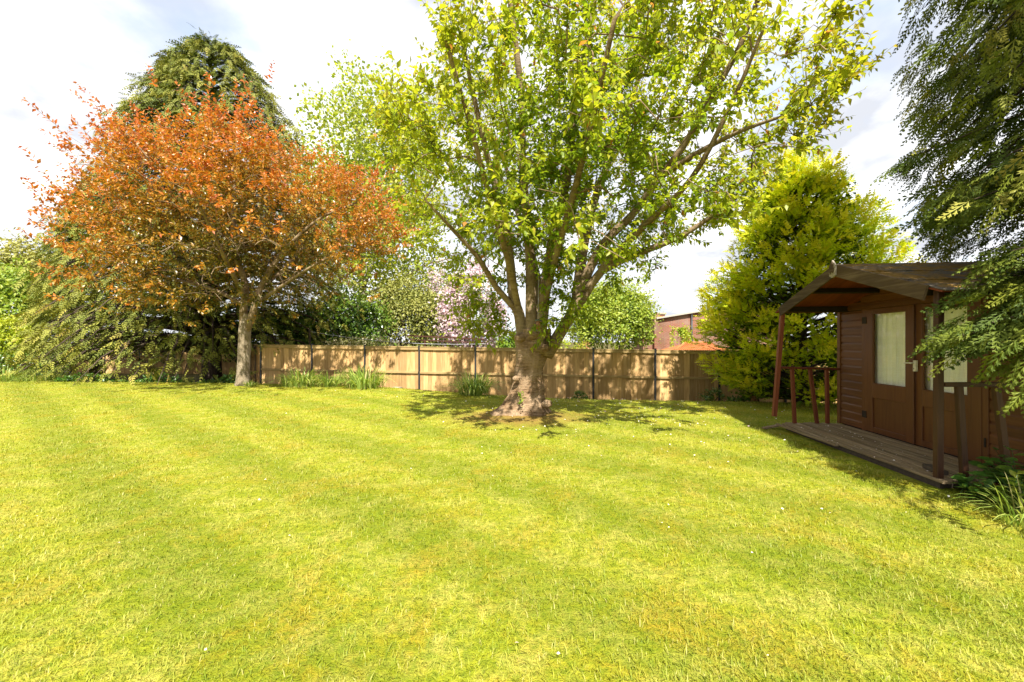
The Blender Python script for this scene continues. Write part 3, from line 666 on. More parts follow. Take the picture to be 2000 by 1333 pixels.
bz = bz[cin(bz)]; sP.append(bz); sD.append(nrmz(bz - np.array([.9, 7.9, 3.2])) * .5 + rdir(len(bz)) * .9 + [0, 0, .2])
# low tufts of leaves round the fork
lt = [at(px + rng.normal() * 9, py + rng.normal() * 9, Yd + rng.normal() * .08) for px, py, Yd in [(1085, 590, 7.6), (1105, 570, 7.5), (1090, 625, 7.55), (1120, 620, 7.5), (1075, 545, 7.5), (1060, 640, 7.6), (1140, 600, 7.5), (1110, 500, 7.4), (960, 600, 8.4), (930, 580, 8.4), (985, 640, 8.5), (940, 640, 8.5), (905, 560, 8.3), (890, 610, 8.4), (960, 540, 8.2), (1000, 560, 8.4), (1080, 520, 7.4), (1200, 545, 7.3), (950, 655, 8.4), (915, 640, 8.4), (970, 620, 8.3), (925, 600, 8.2), (1270, 530, 7.0)] for _ in range(8)]
te = np.array([at(px + rng.normal() * 14, py + rng.normal() * 14, Yd + rng.normal() * .15) for px, py, Yd in [(1580, 207, 5.62), (1550, 222, 5.75), (1610, 190, 5.5), (1640, 160, 5.3), (1655, 140, 5.2), (1490, 62, 5.2), (1200, 40, 5.0), (870, 80, 5.2), (905, 90, 6.8), (830, 390, 6.6), (800, 370, 6.5), (1440, 385, 6.7), (1460, 370, 6.6)] for _ in range(7)])
sP.append(te); sD.append(rdir(len(te)) * .8 + [.25, -.1, .35])
sP.append(np.array(lt)); sD.append(rdir(len(lt)) + [0, -.3, .1])
sP = np.vstack(sP); sD = np.vstack(sD); sL = rng.uniform(.25, .62, len(sP))
nv_ = vn(sP * np.array([1, 1, 1.5]), 1.5, 77); keep = nv_ > np.where(sP[:, 0] > 2.0, -.40, -.26); tipx = 1000 + (sP + nrmz(sD) * sL[:, None])[:, 0] / sP[:, 1] * FPX; keep |= np.arange(len(sP)) >= len(sP) - len(lt); keep &= tipx > 715; sP, sD, sL = sP[keep], sD[keep], sL[keep]
V, F = stems(sP, sD, sL, .22); tw_o = rel(obj('twigs', mesh_np('twigs', V, [F], None, True), M_twig, CT)); tw_o['kind'] = 'stuff'
lp, ld, ln, ls, lt_ = shoots(sP, sD, sL, 15, .124, curve=.22, droop=.45)
ok = (lp[:, 1] > 3.6); lp, ld, ln, ls, lt_ = lp[ok], ld[ok], ln[ok], ls[ok], lt_[ok]
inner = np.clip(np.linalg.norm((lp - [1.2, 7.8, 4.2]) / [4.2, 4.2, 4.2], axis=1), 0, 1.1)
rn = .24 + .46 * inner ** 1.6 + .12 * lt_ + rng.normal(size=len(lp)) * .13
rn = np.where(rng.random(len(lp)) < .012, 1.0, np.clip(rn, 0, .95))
# the 300 leaves that show largest are parts of their own
px = 1000 + lp[:, 0] / lp[:, 1] * FPX; py = 666.5 - (lp[:, 2] - EYE) / lp[:, 1] * FPX
vis = (px > 5) & (px < 1995) & (py > 5)
big = np.argsort(np.where(vis, -ls / lp[:, 1], 9))[:300]; msk = np.ones(len(lp), bool); msk[big] = False
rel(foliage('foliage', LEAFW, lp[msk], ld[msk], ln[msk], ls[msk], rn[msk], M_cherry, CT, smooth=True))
lme = [mesh_np('leaf', LEAF8[0], LEAF8[1], {'rnd': np.full(8, v_)}, True) for v_ in (.35, .5, .6, .68, .76, .84, .92)]
for m_ in lme: m_.materials.append(M_cherry)
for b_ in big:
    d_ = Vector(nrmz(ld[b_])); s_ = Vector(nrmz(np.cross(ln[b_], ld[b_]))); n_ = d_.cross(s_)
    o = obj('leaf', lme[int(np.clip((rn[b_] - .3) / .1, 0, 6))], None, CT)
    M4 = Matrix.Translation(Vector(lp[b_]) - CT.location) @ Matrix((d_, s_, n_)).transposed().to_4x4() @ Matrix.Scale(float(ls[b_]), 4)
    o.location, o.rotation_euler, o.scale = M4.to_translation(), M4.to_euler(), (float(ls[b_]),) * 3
# little ivy shoot at its foot
ivp = np.array([at(1017 + rng.normal() * 3, 775 + rng.normal() * 10, 7.58) for _ in range(40)])
rel(foliage('ivy_shoot', LEAF4, ivp, rdir(40) + [0, -.6, .3], rdir(40) + [0, -1, .2], rng.uniform(.04, .08, 40), rng.random(40), M_fresh, CT))

# ------------------------------------------------------------------ copper plum
PX, PY = -8.33, 12.7; PZ = G(PX, PY)
PT = thing('plum_tree', 'copper leaved plum tree with round crown on a slim bare trunk', 'tree', (PX, PY, PZ))
SK = Skel()
tp = catmull([(PX - .02, PY, PZ - .1), (PX, PY, PZ + .35), (PX + .03, PY, PZ + 1.0), (PX + .05, PY, PZ + 1.75), (PX + .08, PY + .05, PZ + 2.2)], .08)
tr_ = np.interp(tp[:, 2] - PZ, [-.1, 0, .15, .5, 1.6, 2.2], [.25, .23, .195, .172, .175, .14])
V, F = tube_np(tp, tr_, 20); V += (vn(V, 7, 9) * .012 + vn(V * [1, 1, .3], 25, 8) * .008)[:, None] * nrmz(V - np.array([PX, PY, 0]) * [1, 1, 0] - V * [0, 0, 1])
rel(obj('trunk', mesh_np('trunk', V, [F], None, True), M_pbark, PT))
L = lambda pts, r0, r1: SK.limb([np.array(p) + [PX, PY, PZ] for p in pts], r0, r1)
L([(.05, 0, 1.6), (.06, .03, 1.95)], .12, .12)
L([(.03, 0, 1.7), (.0, 0, 2.3), (.06, .0, 3.1), (-.2, -.1, 4.2), (-.3, 0, 5.6), (-.2, 0, 7.4)], .125, .03)
L([(.10, -.03, 1.65), (.32, -.05, 2.2), (.55, -.1, 2.9), (1.2, -.2, 3.9), (2.4, -.3, 5.0), (3.6, -.2, 5.6)], .11, .025)
L([(0, 0, 2.3), (-.7, -.5, 3.1), (-1.9, -1.0, 4.1), (-3.2, -1.5, 5.2), (-4.2, -1.7, 6.0)], .09, .02)
L([(.05, 0, 2.7), (.3, -1.1, 3.5), (.6, -2.3, 4.4), (.7, -3.1, 5.2)], .08, .02)
L([(.05, 0, 2.6), (.5, 1.0, 3.6), (.9, 2.0, 4.8)], .08, .02)
L([(0, 0, 2.5), (-1.1, .2, 3.0), (-2.6, .2, 3.4), (-4.1, -.4, 3.9)], .07, .02)
L([(.3, 0, 2.4), (1.4, -.6, 2.9), (2.8, -1.0, 3.6), (4.0, -.9, 4.1)], .07, .02)
L([(-.2, 0, 4.2), (.8, -.4, 5.4), (1.6, -.6, 6.6)], .07, .02)
L([(-.2, 0, 4.2), (-1.4, -.6, 5.6), (-2.4, -1.0, 7.0)], .07, .02)
pb = [(60, 440), (100, 560), (200, 600), (330, 590), (470, 600), (560, 590), (650, 560), (720, 520), (800, 440)]
pt_ = [(90, 420), (130, 310), (190, 235), (260, 240), (330, 260), (400, 230), (490, 215), (540, 280), (640, 330), (720, 350), (800, 410)]
def pin(p):
    px = 1000 + p[:, 0] / p[:, 1] * FPX; py = 666.5 - (p[:, 2] - EYE) / p[:, 1] * FPX
    return (px > 70) & (px < 800) & (py < np.interp(px, *zip(*pb))) & (py > np.interp(px, *zip(*pt_)))
TG = crown_targets(820, np.array([-8.0, 12.4, 5.0]), np.array([4.5, 3.9, 3.6]), pin)
ends = SK.reach(TG, rootp=(PX, PY, PZ + 1.8))
SK.build(PT, M_limb, .0055)
eP = np.array([e[1] for e in ends]); eD = np.array([e[2] for e in ends]); outw = nrmz(eP - np.array([-8.2, 12.7, 3.0]))
sP = []; sD = []
for rep in range(5):
    sP.append(eP + rng.normal(size=eP.shape) * .10 * rep); sD.append(eD * .4 + outw * .8 + np.array([-.15, -.1, .22]) + rng.normal(size=eP.shape) * (.18 + .3 * (rep > 0)))
nodesA = np.array(SK.p); bz = nodesA[rng.integers(len(nodesA) // 12, len(nodesA), 1200)]; bz = bz[pin(bz)]
sP.append(bz); sD.append(rdir(len(bz)) + [0, 0, .2])
sP = np.vstack(sP); sD = np.vstack(sD); sL = rng.uniform(.22, .58, len(sP)) * np.where(np.arange(len(sP)) < len(eP), 1.5, 1)
V, F = stems(sP[::2], sD[::2], sL[::2], .10); o = rel(obj('twigs', mesh_np('twigs', V, [F], None, True), M_twig, PT)); o['kind'] = 'stuff'
nv_ = vn(sP * np.array([.8, .8, 2.4]), 1.5, 78); keep = nv_ > -.17; sP, sD, sL = sP[keep], sD[keep], sL[keep]
lp, ld, ln, ls, lt_ = shoots(sP, sD, sL, 16, .128, curve=.10, droop=.15)
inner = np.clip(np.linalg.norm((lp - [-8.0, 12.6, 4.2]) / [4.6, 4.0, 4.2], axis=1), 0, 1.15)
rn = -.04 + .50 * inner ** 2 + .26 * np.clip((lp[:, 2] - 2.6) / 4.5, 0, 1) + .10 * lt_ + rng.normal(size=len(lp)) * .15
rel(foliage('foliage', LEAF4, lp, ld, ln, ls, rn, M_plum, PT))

# ------------------------------------------------------------------ conifers
def spray_template(n, sub=False, wd=.05, ang=42, lscale=.36):
    V = []; F = []
    def rh(p, d, l, w_, z0, z1):
        sd = np.array([-d[1], d[0]]); k = len(V)
        for q, z in ((p, z0), (p + d * l * .45 + sd * w_, (z0 + z1) / 2 + .012), (p + d * l, z1), (p + d * l * .45 - sd * w_, (z0 + z1) / 2 + .012)): V.append((q[0], q[1], z))
        F.append((k, k + 3, k + 2, k + 1))
    zf = lambda x: -.20 * x * x
    rh(np.array([0., 0.]), np.array([1., 0.]), 1.0, wd * .35, 0, zf(1))
    for i in range(n):
        tt = .06 + .9 * i / (n - 1)
        for s_ in (1, -1):
            l = (lscale * (1 - tt) ** .75 + .07) * (1 + .12 * math.sin(i * 5 + s_)); a = R(ang - 10 * tt); d = np.array([math.cos(a), s_ * math.sin(a)]); p = np.array([tt + (.02 if s_ > 0 else 0), 0.])
            rh(p, d, l, wd * (.55 if sub else .8), zf(tt), zf(tt) - .10 * l - .02)
            if sub:
                for q in (.5,):
                    for s2 in (1, -1):
                        a2 = a * s_ + s2 * R(38); rh(p + d * l * q, np.array([math.cos(a2), math.sin(a2)]), l * .52 * (1.15 - q), wd * .5, zf(tt) - .05 * l, zf(tt) - .12 * l - .03)
    return np.array(V), [np.array(F)]
SP_A = spray_template(5, False, .072, 42, .32); SP_B = spray_template(6, True, .058, 40, .32); SP_G = spray_template(4, False, .125, 38, .32)
def conifer(name, label, loc, height, Rf, nbr, nsp, ssize, tmpl, mat, droop, lift, ysc=1.0, trunk_r=.3, r0=.45, tone=(.1, .8), azf=None, hmin=.5, lean=(0, 0), keep=None, tipfan=1.0, group=None, extra=()):
    T = thing(name, label, 'tree', loc)
    zt = np.linspace(-.1, height * .96, 14); P = np.stack([loc[0] + lean[0] * zt / height, loc[1] + lean[1] * zt / height, loc[2] + zt], -1)
    V, F = tube_np(P, trunk_r * (1 - .93 * np.linspace(0, 1, 14)), 12); rel(obj('trunk', mesh_np('trunk', V, [F], None, True), M_cbark, T))
    hs = []
    while len(hs) < nbr:
        h_ = rng.uniform(hmin, height); 
        if rng.random() < (Rf(h_) + 1.3) / (Rf(hmin) + 1.3): hs.append(h_)
    hs = np.array(hs); tq = nbr // 6; hs[:tq] = rng.uniform(.66, .99, tq) * height; az = rng.uniform(0, 2 * np.pi, nbr) if azf is None else azf(hs)
    Rr = np.array([Rf(h_) for h_ in hs]) * rng.uniform(.80, 1.06, nbr)
    o2 = np.stack([np.cos(az), np.sin(az) * ysc], -1); on = nrmz(o2)
    Pp = []; Dd = []; Rn = []; Sz = []; bV = []; bF = []; k0 = 0
    for i in range(nbr):
        base = np.array([loc[0] + lean[0] * hs[i] / height, loc[1] + lean[1] * hs[i] / height, loc[2] + hs[i]]); L_ = Rr[i]
        f = lambda r: base + np.array([*(o2[i] * r * L_), L_ * (lift * r - droop * r * r * r)])
        rs = np.linspace(0, .97, 7); bp = np.array([f(r) for r in rs])
        if keep is not None:
            g_ = keep(bp + [0, 0, -.05]) | (np.abs(bp[:, 0] / np.maximum(bp[:, 1], .3)) > 1.27); k_ = 7 if g_.all() else int(np.argmin(g_))
            k_ = max(2, k_); tq_ = np.linspace(0, k_ - 1, 7); bp = np.stack([np.interp(tq_, np.arange(7), bp[:, c__]) for c__ in range(3)], -1) if k_ < 7 else bp
        
        V, F = tube_np(bp, np.linspace(.02 + .012 * L_, .006, 7), 4); bV.append(V); bF.append(F + k0); k0 += len(V)
        n_ = nsp; r = 1 - (1 - r0) * rng.random(n_) ** 1.35; 
        P = np.array([f(q) for q in r]); tg = nrmz(np.array([f(q + .03) for q in r]) - P)
        sd = nrmz(np.cross(tg, [0, 0, 1.0])); wdt = .16 * L_ * (1.15 - r) * tipfan + .10
        s_ = rng.normal(size=n_); P = P + sd * (s_ * wdt)[:, None] + rng.normal(size=(n_, 3)) * np.array([.05, .05, .09])
        D_ = tg + sd * (s_ * .55)[:, None] + rng.normal(size=(n_, 3)) * .32 + np.array([0, 0, -droop * .35 + lift * .25])
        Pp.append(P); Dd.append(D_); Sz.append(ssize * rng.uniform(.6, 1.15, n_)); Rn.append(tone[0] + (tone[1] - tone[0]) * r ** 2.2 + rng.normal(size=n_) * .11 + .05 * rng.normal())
    P = np.vstack(Pp); D_ = np.vstack(Dd); Sz = np.concatenate(Sz); Rn = np.concatenate(Rn)
    if keep is not None:
        kk = keep(P); P, D_, Sz, Rn = P[kk], D_[kk], Sz[kk], Rn[kk]
    for (a, b, sag) in extra:
        a = np.array(a); b = np.array(b); f = lambda r: a + (b - a) * r + np.array([0, 0, sag * 4 * r * (1 - r)])
        bp = np.array([f(r) for r in np.linspace(0, .97, 9)]); V, F = tube_np(bp, np.linspace(.035, .005, 9), 5); bV.append(V); bF.append(F + k0); k0 += len(V)
        n_ = 120; r = 1 - .55 * rng.random(n_) ** 1.1; Pe = np.array([f(q) for q in r]); tg = nrmz(np.array([f(q + .02) for q in r]) - Pe); sd = nrmz(np.cross(tg, [0, 0, 1.0])); s_ = rng.normal(size=n_)
        Pe = Pe + sd * (s_ * (.05 + .5 * (1 - r)))[:, None] + rng.normal(size=(n_, 3)) * [.02, .02, .05] - [0, 0, .04]
        P = np.vstack([P, Pe]); D_ = np.vstack([D_, tg + sd * (s_ * .45)[:, None] + rng.normal(size=(n_, 3)) * .22 + [0, 0, -.22]]); Sz = np.concatenate([Sz, rng.uniform(.18, .34, n_)]); Rn = np.concatenate([Rn, .42 + .30 * (r - .45) + rng.normal(size=n_) * .13])
    nm = np.array([0, 0, 1.0]) + rng.normal(size=P.shape) * .6
    rel(obj('branches', mesh_np('branches', np.vstack(bV), [np.vstack(bF)], None, True), M_cbark, T))
    if keep is not None:        # boughs far to the side carry coarser, larger sprays
        fr_ = P[:, 0] / np.maximum(P[:, 1], .3) > 1.40; rel(foliage('outer_foliage', SP_A, P[fr_][::3], D_[fr_][::3], nm[fr_][::3], Sz[fr_][::3] * 1.7, Rn[fr_][::3], mat, T))
        P, D_, nm, Sz, Rn = P[~fr_], D_[~fr_], nm[~fr_], Sz[~fr_], Rn[~fr_]
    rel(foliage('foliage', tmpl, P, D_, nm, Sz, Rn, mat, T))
    return T
H1 = 14.6
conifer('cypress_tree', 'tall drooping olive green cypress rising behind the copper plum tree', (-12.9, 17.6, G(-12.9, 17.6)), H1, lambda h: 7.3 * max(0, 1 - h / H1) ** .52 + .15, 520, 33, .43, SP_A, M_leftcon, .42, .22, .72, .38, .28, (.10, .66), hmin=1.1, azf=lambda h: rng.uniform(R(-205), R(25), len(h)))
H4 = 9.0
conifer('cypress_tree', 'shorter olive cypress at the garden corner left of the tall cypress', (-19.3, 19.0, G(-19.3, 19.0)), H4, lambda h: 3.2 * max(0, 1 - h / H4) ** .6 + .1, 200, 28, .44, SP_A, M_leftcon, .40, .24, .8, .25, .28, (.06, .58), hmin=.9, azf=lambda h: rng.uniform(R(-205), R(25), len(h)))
gz = G(7.25, 10.2)
H2 = 6.0
def golden(loc, label):
    loc = np.array(loc); T = thing('golden_cypress', label, 'tree', tuple(loc))
    zt = np.linspace(-.1, H2 * .95, 12); V, F = tube_np(np.stack([loc[0] + 0 * zt, loc[1] + 0 * zt, loc[2] + zt], -1), .17 * (1 - .9 * np.linspace(0, 1, 12)), 12)
    rel(obj('trunk', mesh_np('trunk', V, [F], None, True), M_cbark, T))
    Rf = lambda h: 2.35 * np.maximum(0, 1 - (h / H2) ** 1.35) ** .68 * (.70 + .30 * np.minimum(1, h / 1.4)) + .05
    nc = 440; h = rng.uniform(.15, H2, nc * 6); h = h[rng.random(len(h)) < (Rf(h) + .25) / 2.6][:nc]; nc = len(h); az = rng.uniform(0, 2 * np.pi, nc); rf = Rf(h) * rng.uniform(.72, 1.14, nc)
    o2 = np.stack([np.cos(az), np.sin(az), 0 * az], -1); cen = loc + o2 * rf[:, None] * .88 + np.array([0, 0, 1.0]) * (h + .10 * rf)[:, None]
    ax = nrmz(o2 * (.9 - .5 * (h / H2))[:, None] + np.array([0, 0, 1.0]) * (.42 + .65 * (h / H2) ** 2)[:, None] + rng.normal(size=(nc, 3)) * .18)
    bV = []; bF = []; k0 = 0
    for i in range(nc):
        st = loc + np.array([0, 0, max(.1, h[i] - .25 * rf[i])]); V, F = tube_np(np.stack([st, st * .5 + cen[i] * .5 - [0, 0, .06], cen[i]]), np.array([.028, .018, .008]), 4); bV.append(V); bF.append(F + k0); k0 += len(V)
    rel(obj('branches', mesh_np('branches', np.vstack(bV), [np.vstack(bF)], None, True), M_cbark, T))
    m = 46; k = np.repeat(np.arange(nc), m); n = len(k); L_ = rng.uniform(.42, .80, nc)[k]
    u = rng.random(n) ** .8 * 1.25 - .5; e = rdir(n); e = nrmz(e - ax[k] * (e * ax[k]).sum(1)[:, None]); w_ = .42 * np.sqrt(np.clip(1 - ((u + .5) / 1.25) ** 2, .02, 1)) * rng.random(n) ** .5
    P = cen[k] + ax[k] * (u * L_)[:, None] + e * (w_ * L_ * [1])[:, None] * np.array([1, 1, .62])
    D_ = ax[k] * .9 + e * .75 + np.array([0, 0, .2]) + rng.normal(size=(n, 3)) * .25
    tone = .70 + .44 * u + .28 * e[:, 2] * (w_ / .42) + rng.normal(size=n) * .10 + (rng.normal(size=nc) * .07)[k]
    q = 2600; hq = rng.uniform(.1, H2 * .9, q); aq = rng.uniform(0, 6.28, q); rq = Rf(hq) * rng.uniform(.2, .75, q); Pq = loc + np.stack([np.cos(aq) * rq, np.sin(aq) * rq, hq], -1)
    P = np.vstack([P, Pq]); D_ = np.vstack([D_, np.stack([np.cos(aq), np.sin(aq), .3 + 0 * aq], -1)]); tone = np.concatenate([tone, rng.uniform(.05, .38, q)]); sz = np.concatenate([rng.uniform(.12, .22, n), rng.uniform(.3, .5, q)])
    kk = ~((P[:, 0] > 5.0) & (P[:, 1] < 7.2) & (P[:, 2] < 2.6)) & (P[:, 2] > ground(P[:, 0], P[:, 1]) + .12)
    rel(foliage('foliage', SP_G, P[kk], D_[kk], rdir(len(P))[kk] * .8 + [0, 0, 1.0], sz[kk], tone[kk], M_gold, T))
golden((7.2, 10.2, gz), 'bright golden yellow cypress between the fence and the summer house')
def near_ok(P):
    hx = (P[:, 0] - 5.255) * math.cos(tw) + (P[:, 1] - 5.32) * math.sin(tw); hy = -(P[:, 0] - 5.255) * math.sin(tw) + (P[:, 1] - 5.32) * math.cos(tw)
    inh = (hx > -1.3) & (hy > -1.7) & (P[:, 2] < 2.75)
    px = 1000 + P[:, 0] / np.maximum(P[:, 1], .3) * FPX; py = 666.5 - (P[:, 2] - EYE) / np.maximum(P[:, 1], .3) * FPX
    lim = np.interp(py, [-400, 0, 60, 250, 330, 420, 560, 640, 700, 780], [1640, 1715, 1740, 1800, 1765, 1815, 1830, 1850, 1900, 1990])
    ct = 1 / math.tan(R(SUN_EL)); shx = P[:, 0] - math.sin(R(SUN_AZ)) * ct * P[:, 2]; shy = P[:, 1] + math.cos(R(SUN_AZ)) * ct * P[:, 2]
    lit = shx + .45 * (P[:, 2] < 2.9) < np.interp(shy, [2, 3.5, 5.3, 8.7, 12], [3.55, 3.6, 3.95, 4.3, 4.6])      # the lawn there lies in the sun
    return ~inh & ~lit & (px > lim) & (P[:, 1] > .6) & ~((py > 775) & (px < 2040))
H3 = 12.0
conifer('cypress_tree', 'large dark cypress overhanging the summer house with long feathery drooping sprays', (8.3, 3.1, 0), H3, lambda h: 4.9 * max(0, 1 - h / 17) ** .5, 340, 62, .31, SP_B, M_rightcon, .55, .26, 1.0, .3, .36, (.04, .76), azf=lambda h: rng.uniform(R(95), R(215), len(h)), hmin=1.9, keep=near_ok,
        extra=[((7.6, 2.9, 2.3), at(1854, 640, 3.78), .12), ((7.6, 2.8, 2.5), at(1848, 668, 3.70), .12), ((7.4, 2.6, 2.6), at(1880, 565, 3.85), .10), ((7.4, 2.6, 2.3), at(1887, 645, 3.55), .14), ((7.6, 2.7, 2.1), at(1957, 700, 3.55), .16), ((7.6, 2.8, 2.2), at(1937, 600, 3.7), .12),
               ((7.7, 2.9, 2.2), at(1992, 645, 3.4), .12), ((7.9, 3.2, 3.6), at(1805, 425, 4.35), .18), ((7.9, 3.2, 3.8), at(1825, 380, 4.2), .15), ((7.9, 3.1, 3.7), at(1875, 400, 3.9), .12), ((8, 3.2, 4.2), at(1770, 312, 4.6), .2), ((7.6, 2.6, 2.9), at(1942, 500, 3.6), .1), ((7.6, 2.6, 2.9), at(2002, 560, 3.4), .1)])

# ------------------------------------------------------------------ other trees and shrubs
def blobcloud(c, rd, nb, n, br=.42, flat=.15, upper=-.25):
    c = np.asarray(c, float); rd = np.asarray(rd, float)
    d = rdir(nb * 3); d = d[d[:, 2] > upper][:nb]; cen = d * rng.uniform(.42, .92, (len(d), 1)); br_ = br * rng.uniform(.35, 1.05, len(d))
    k = rng.integers(0, len(d), n); e = rdir(n); e = nrmz(e + d[k] * .55 + [0, 0, .15]); p = cen[k] + e * (br_[k] * np.where(rng.random(n) < .12, rng.uniform(1.0, 1.7, n), rng.uniform(.6, 1.08, n)))[:, None]
    return c + p * rd, nrmz(e / rd), np.linalg.norm(p, axis=1)
def bush(name, label, base, rd, nb, n, leaf, tmpl, mat, cat='shrub', tone=(.2, .7), flowers=None, stem=M_twig, br=.42, zc=None, wid=None, grp=None):
    base = np.asarray(base, float); c = base + [0, 0, rd[2] * .82 if zc is None else zc]
    T = thing(name, label, cat, tuple(base), 0, grp)
    P, N, r = blobcloud(c, rd, nb, n, br); ok = P[:, 2] > base[2] + .02; P, N, r = P[ok], N[ok], r[ok]; n = len(P)
    D_ = rdir(n) * .9 + N * .5 + [0, 0, -.15]; nm = N + rdir(n) * .55 + [0, 0, .3]
    rnv = tone[0] + (tone[1] - tone[0]) * np.clip(r, 0, 1) ** 2 + rng.normal(size=n) * .15
    rel(foliage('foliage', tmpl, P, D_, nm, leaf * rng.uniform(.6, 1.2, n), rnv, mat, T, wid))
    m = MB()
    for q in range(7):
        a = rng.uniform(0, 6.28); e = c + np.array([math.cos(a) * rd[0] * .5, math.sin(a) * rd[1] * .5, rd[2] * .35]); s0 = base + rng.normal(size=3) * [.06, .06, 0]
        m.tube([s0 - [0, 0, .05], s0 * .6 + e * .4 + rng.normal(size=3) * .05, e], [.012 * max(1, rd[2] * 1.4), .009 * max(1, rd[2] * 1.4), .004], 6)
    rel(m.obj('stems', stem, T, True))
    if flowers:
        mat2, nf_, fs = flowers; P, N, r = blobcloud(c, rd * np.array(1.03), nb, nf_, br); ok = P[:, 2] > base[2] + .1; P, N = P[ok], N[ok]
        rel(foliage('blossom', LEAF4, P, rdir(len(P)), N + rdir(len(P)) * .7, fs * rng.uniform(.6, 1.2, len(P)), rng.random(len(P)), mat2, T, 1.6))
    return T
V3 = lambda px, Y_: (float((px - 1000) / FPX * Y_), float(Y_), G((px - 1000) / FPX * Y_, Y_))
# airy pale tree behind
B0 = np.array(V3(706, 24)); BT = thing('birch_tree', 'tall airy pale green tree with pale trunk beyond the fence', 'tree', tuple(B0))
SK = Skel(); L = lambda pts, r0, r1: SK.limb([np.array(p) + B0 for p in pts], r0, r1, .5)
L([(0, 0, -.1), (0, 0, 3), (.05, 0, 6), (-.1, 0, 9), (-.2, 0, 12), (-.3, 0, 15.5)], .34, .04)
L([(.05, 0, 5), (.9, .1, 7.5), (1.5, 0, 10.5), (1.9, 0, 14)], .22, .04); L([(0, 0, 5.5), (-1.5, 0, 7.5), (-3.0, 0, 10), (-3.8, 0, 11.5)], .16, .03); L([(.05, 0, 4.4), (2.2, -.5, 5.2), (4.2, -.8, 6.2), (6, -.5, 6.6)], .16, .03)
L([(0, 0, 3.8), (1.8, 0, 4.6), (3.8, .3, 4.5), (5.6, .4, 3.9)], .12, .03)
bt = [(540, 330), (590, 210), (640, 180), (690, 105), (740, 110), (790, 150), (900, 200)]
def bin_(p):
    px = 1000 + p[:, 0] / p[:, 1] * FPX; py = 666.5 - (p[:, 2] - EYE) / p[:, 1] * FPX
    return (px > 555) & (px < 860) & (py > np.interp(px, *zip(*bt))) & (py < 575)
TG = crown_targets(420, B0 + [.6, 0, 10.0], np.array([5.4, 4.2, 8.0]), bin_, power=.5)
ends = SK.reach(TG, up=.05, rootp=B0 + [0, 0, 4]); SK.build(BT, M_bbark, .009, thick=.09)
eP = np.array([e[1] for e in ends]); NBL = 25000; k = rng.integers(0, len(eP), NBL); lp = eP[k] + rng.normal(size=(NBL, 3)) * [.42, .42, .5]
rel(foliage('foliage', LEAF2, lp, rdir(NBL) + [0, 0, -.3], rdir(NBL) + [0, -.3, .5], rng.uniform(.14, .26, NBL), rng.random(NBL), M_birch, BT, 1.3))
bush('laurel_hedge', 'dark glossy laurel hedge clump behind the fence beside the plum tree', V3(655, 18), (2.3, 1.3, 2.1), 60, 11000, .19, LEAF4, M_laurel, tone=(.1, .8))
bush('olive_shrub', 'dull olive green billowing shrub behind the fence below the airy pale tree', V3(805, 20.5), (2.3, 1.6, 2.6), 70, 17000, .15, LEAF2, M_olive)
bush('blossom_tree', 'small tree covered in pale pink blossom between the fence and the olive shrub', V3(922, 19), (1.4, 1.2, 2.8), 50, 3200, .15, LEAF4, M_fresh, 'tree', flowers=(M_pink, 8500, .14))
bush('blossom_branch', 'loose pink blossom crown showing left of the cherry limbs above the olive shrub', V3(860, 22.5), (1.6, 1.2, 3.2), 30, 2600, .16, LEAF4, M_fresh, 'tree', flowers=(M_pink, 3000, .125))
bush('climber', 'cream flowering climber sprawling along the top of the fence', V3(712, 16.6), (1.75, .6, 1.02), 44, 6500, .11, LEAF4, M_cream, 'climber', tone=(.25, .8), zc=.95)
bush('round_tree', 'rounded fresh green tree beyond the fence beside the brick building', V3(1196, 22), (2.25, 2.0, 2.45), 110, 23000, .16, LEAF2, M_fresh, 'tree', tone=(.15, .8), zc=2.55)
bush('evergreen_hedge', 'deep green evergreen hedge filling the corner behind the plum trunk', V3(520, 18.6), (2.6, 1.2, 2.0), 50, 7000, .19, LEAF4, M_laurel, tone=(.0, .6))
bush('privet_hedge', 'leafy green hedge behind the fence just left of the cherry trunk', V3(1000, 18.5), (1.0, .8, 1.3), 30, 3600, .14, LEAF4, M_fresh, tone=(.0, .6))
bush('garden_hedge', 'low yellow green hedge bush behind the fence right of the cherry trunk', V3(1107, 16.5), (.75, .5, 1.1), 22, 2400, .09, LEAF2, M_lime)
bush('bronze_shrub', 'small bronze leaved shrub between the yellow hedge bush and the round tree', V3(1140, 17.5), (.6, .5, .95), 14, 1200, .08, LEAF2, M_dry)
bush('green_shrub', 'mid green leafy tree crown at the garden corner beside the drooping cypress', V3(8, 20), (2.6, 1.8, 2.6), 60, 10000, .21, LEAF4, M_fresh, zc=3.0)
bush('lime_shrub', 'lime green bushy shrub below the leafy tree at the garden corner', V3(-5, 17), (2.0, 1.3, 1.5), 40, 7500, .15, LEAF4, M_lime)
bush('golden_top_tree', 'yellowish leaved tree top rising behind the leafy corner tree', V3(45, 25), (3.4, 2.0, 3.6), 60, 10000, .25, LEAF2, M_olive, 'tree', tone=(.4, 1.0), zc=4.2)
bush('dark_hedge', 'dark shaded hedge at the foot of the lime green shrub', V3(12, 15.8), (1.7, .8, .75), 26, 2600, .10, LEAF4, M_laurel)
bush('wall_shrub', 'small bright leafy shrub growing against the old brick wall', V3(1332, 24), (.62, .4, 1.35), 14, 1100, .13, LEAF2, M_lime, zc=1.75)
for lab, px_, Y_, rd, mt, lf in (('small leafy shrub at the fence foot right of the cherry trunk', 1133, 12.35, (.22, .18, .20), M_cover, .06), ('dark evergreen shrub at the fence foot beside the golden cypress', 1392, 11.6, (.36, .28, .26), M_laurel, .07), ('low green weeds under the golden cypress along the fence', 1450, 11.2, (.34, .25, .2), M_cover, .08)):
    bush('small_shrub', lab, V3(px_, Y_), rd, 12, 420, lf, LEAF4, mt)
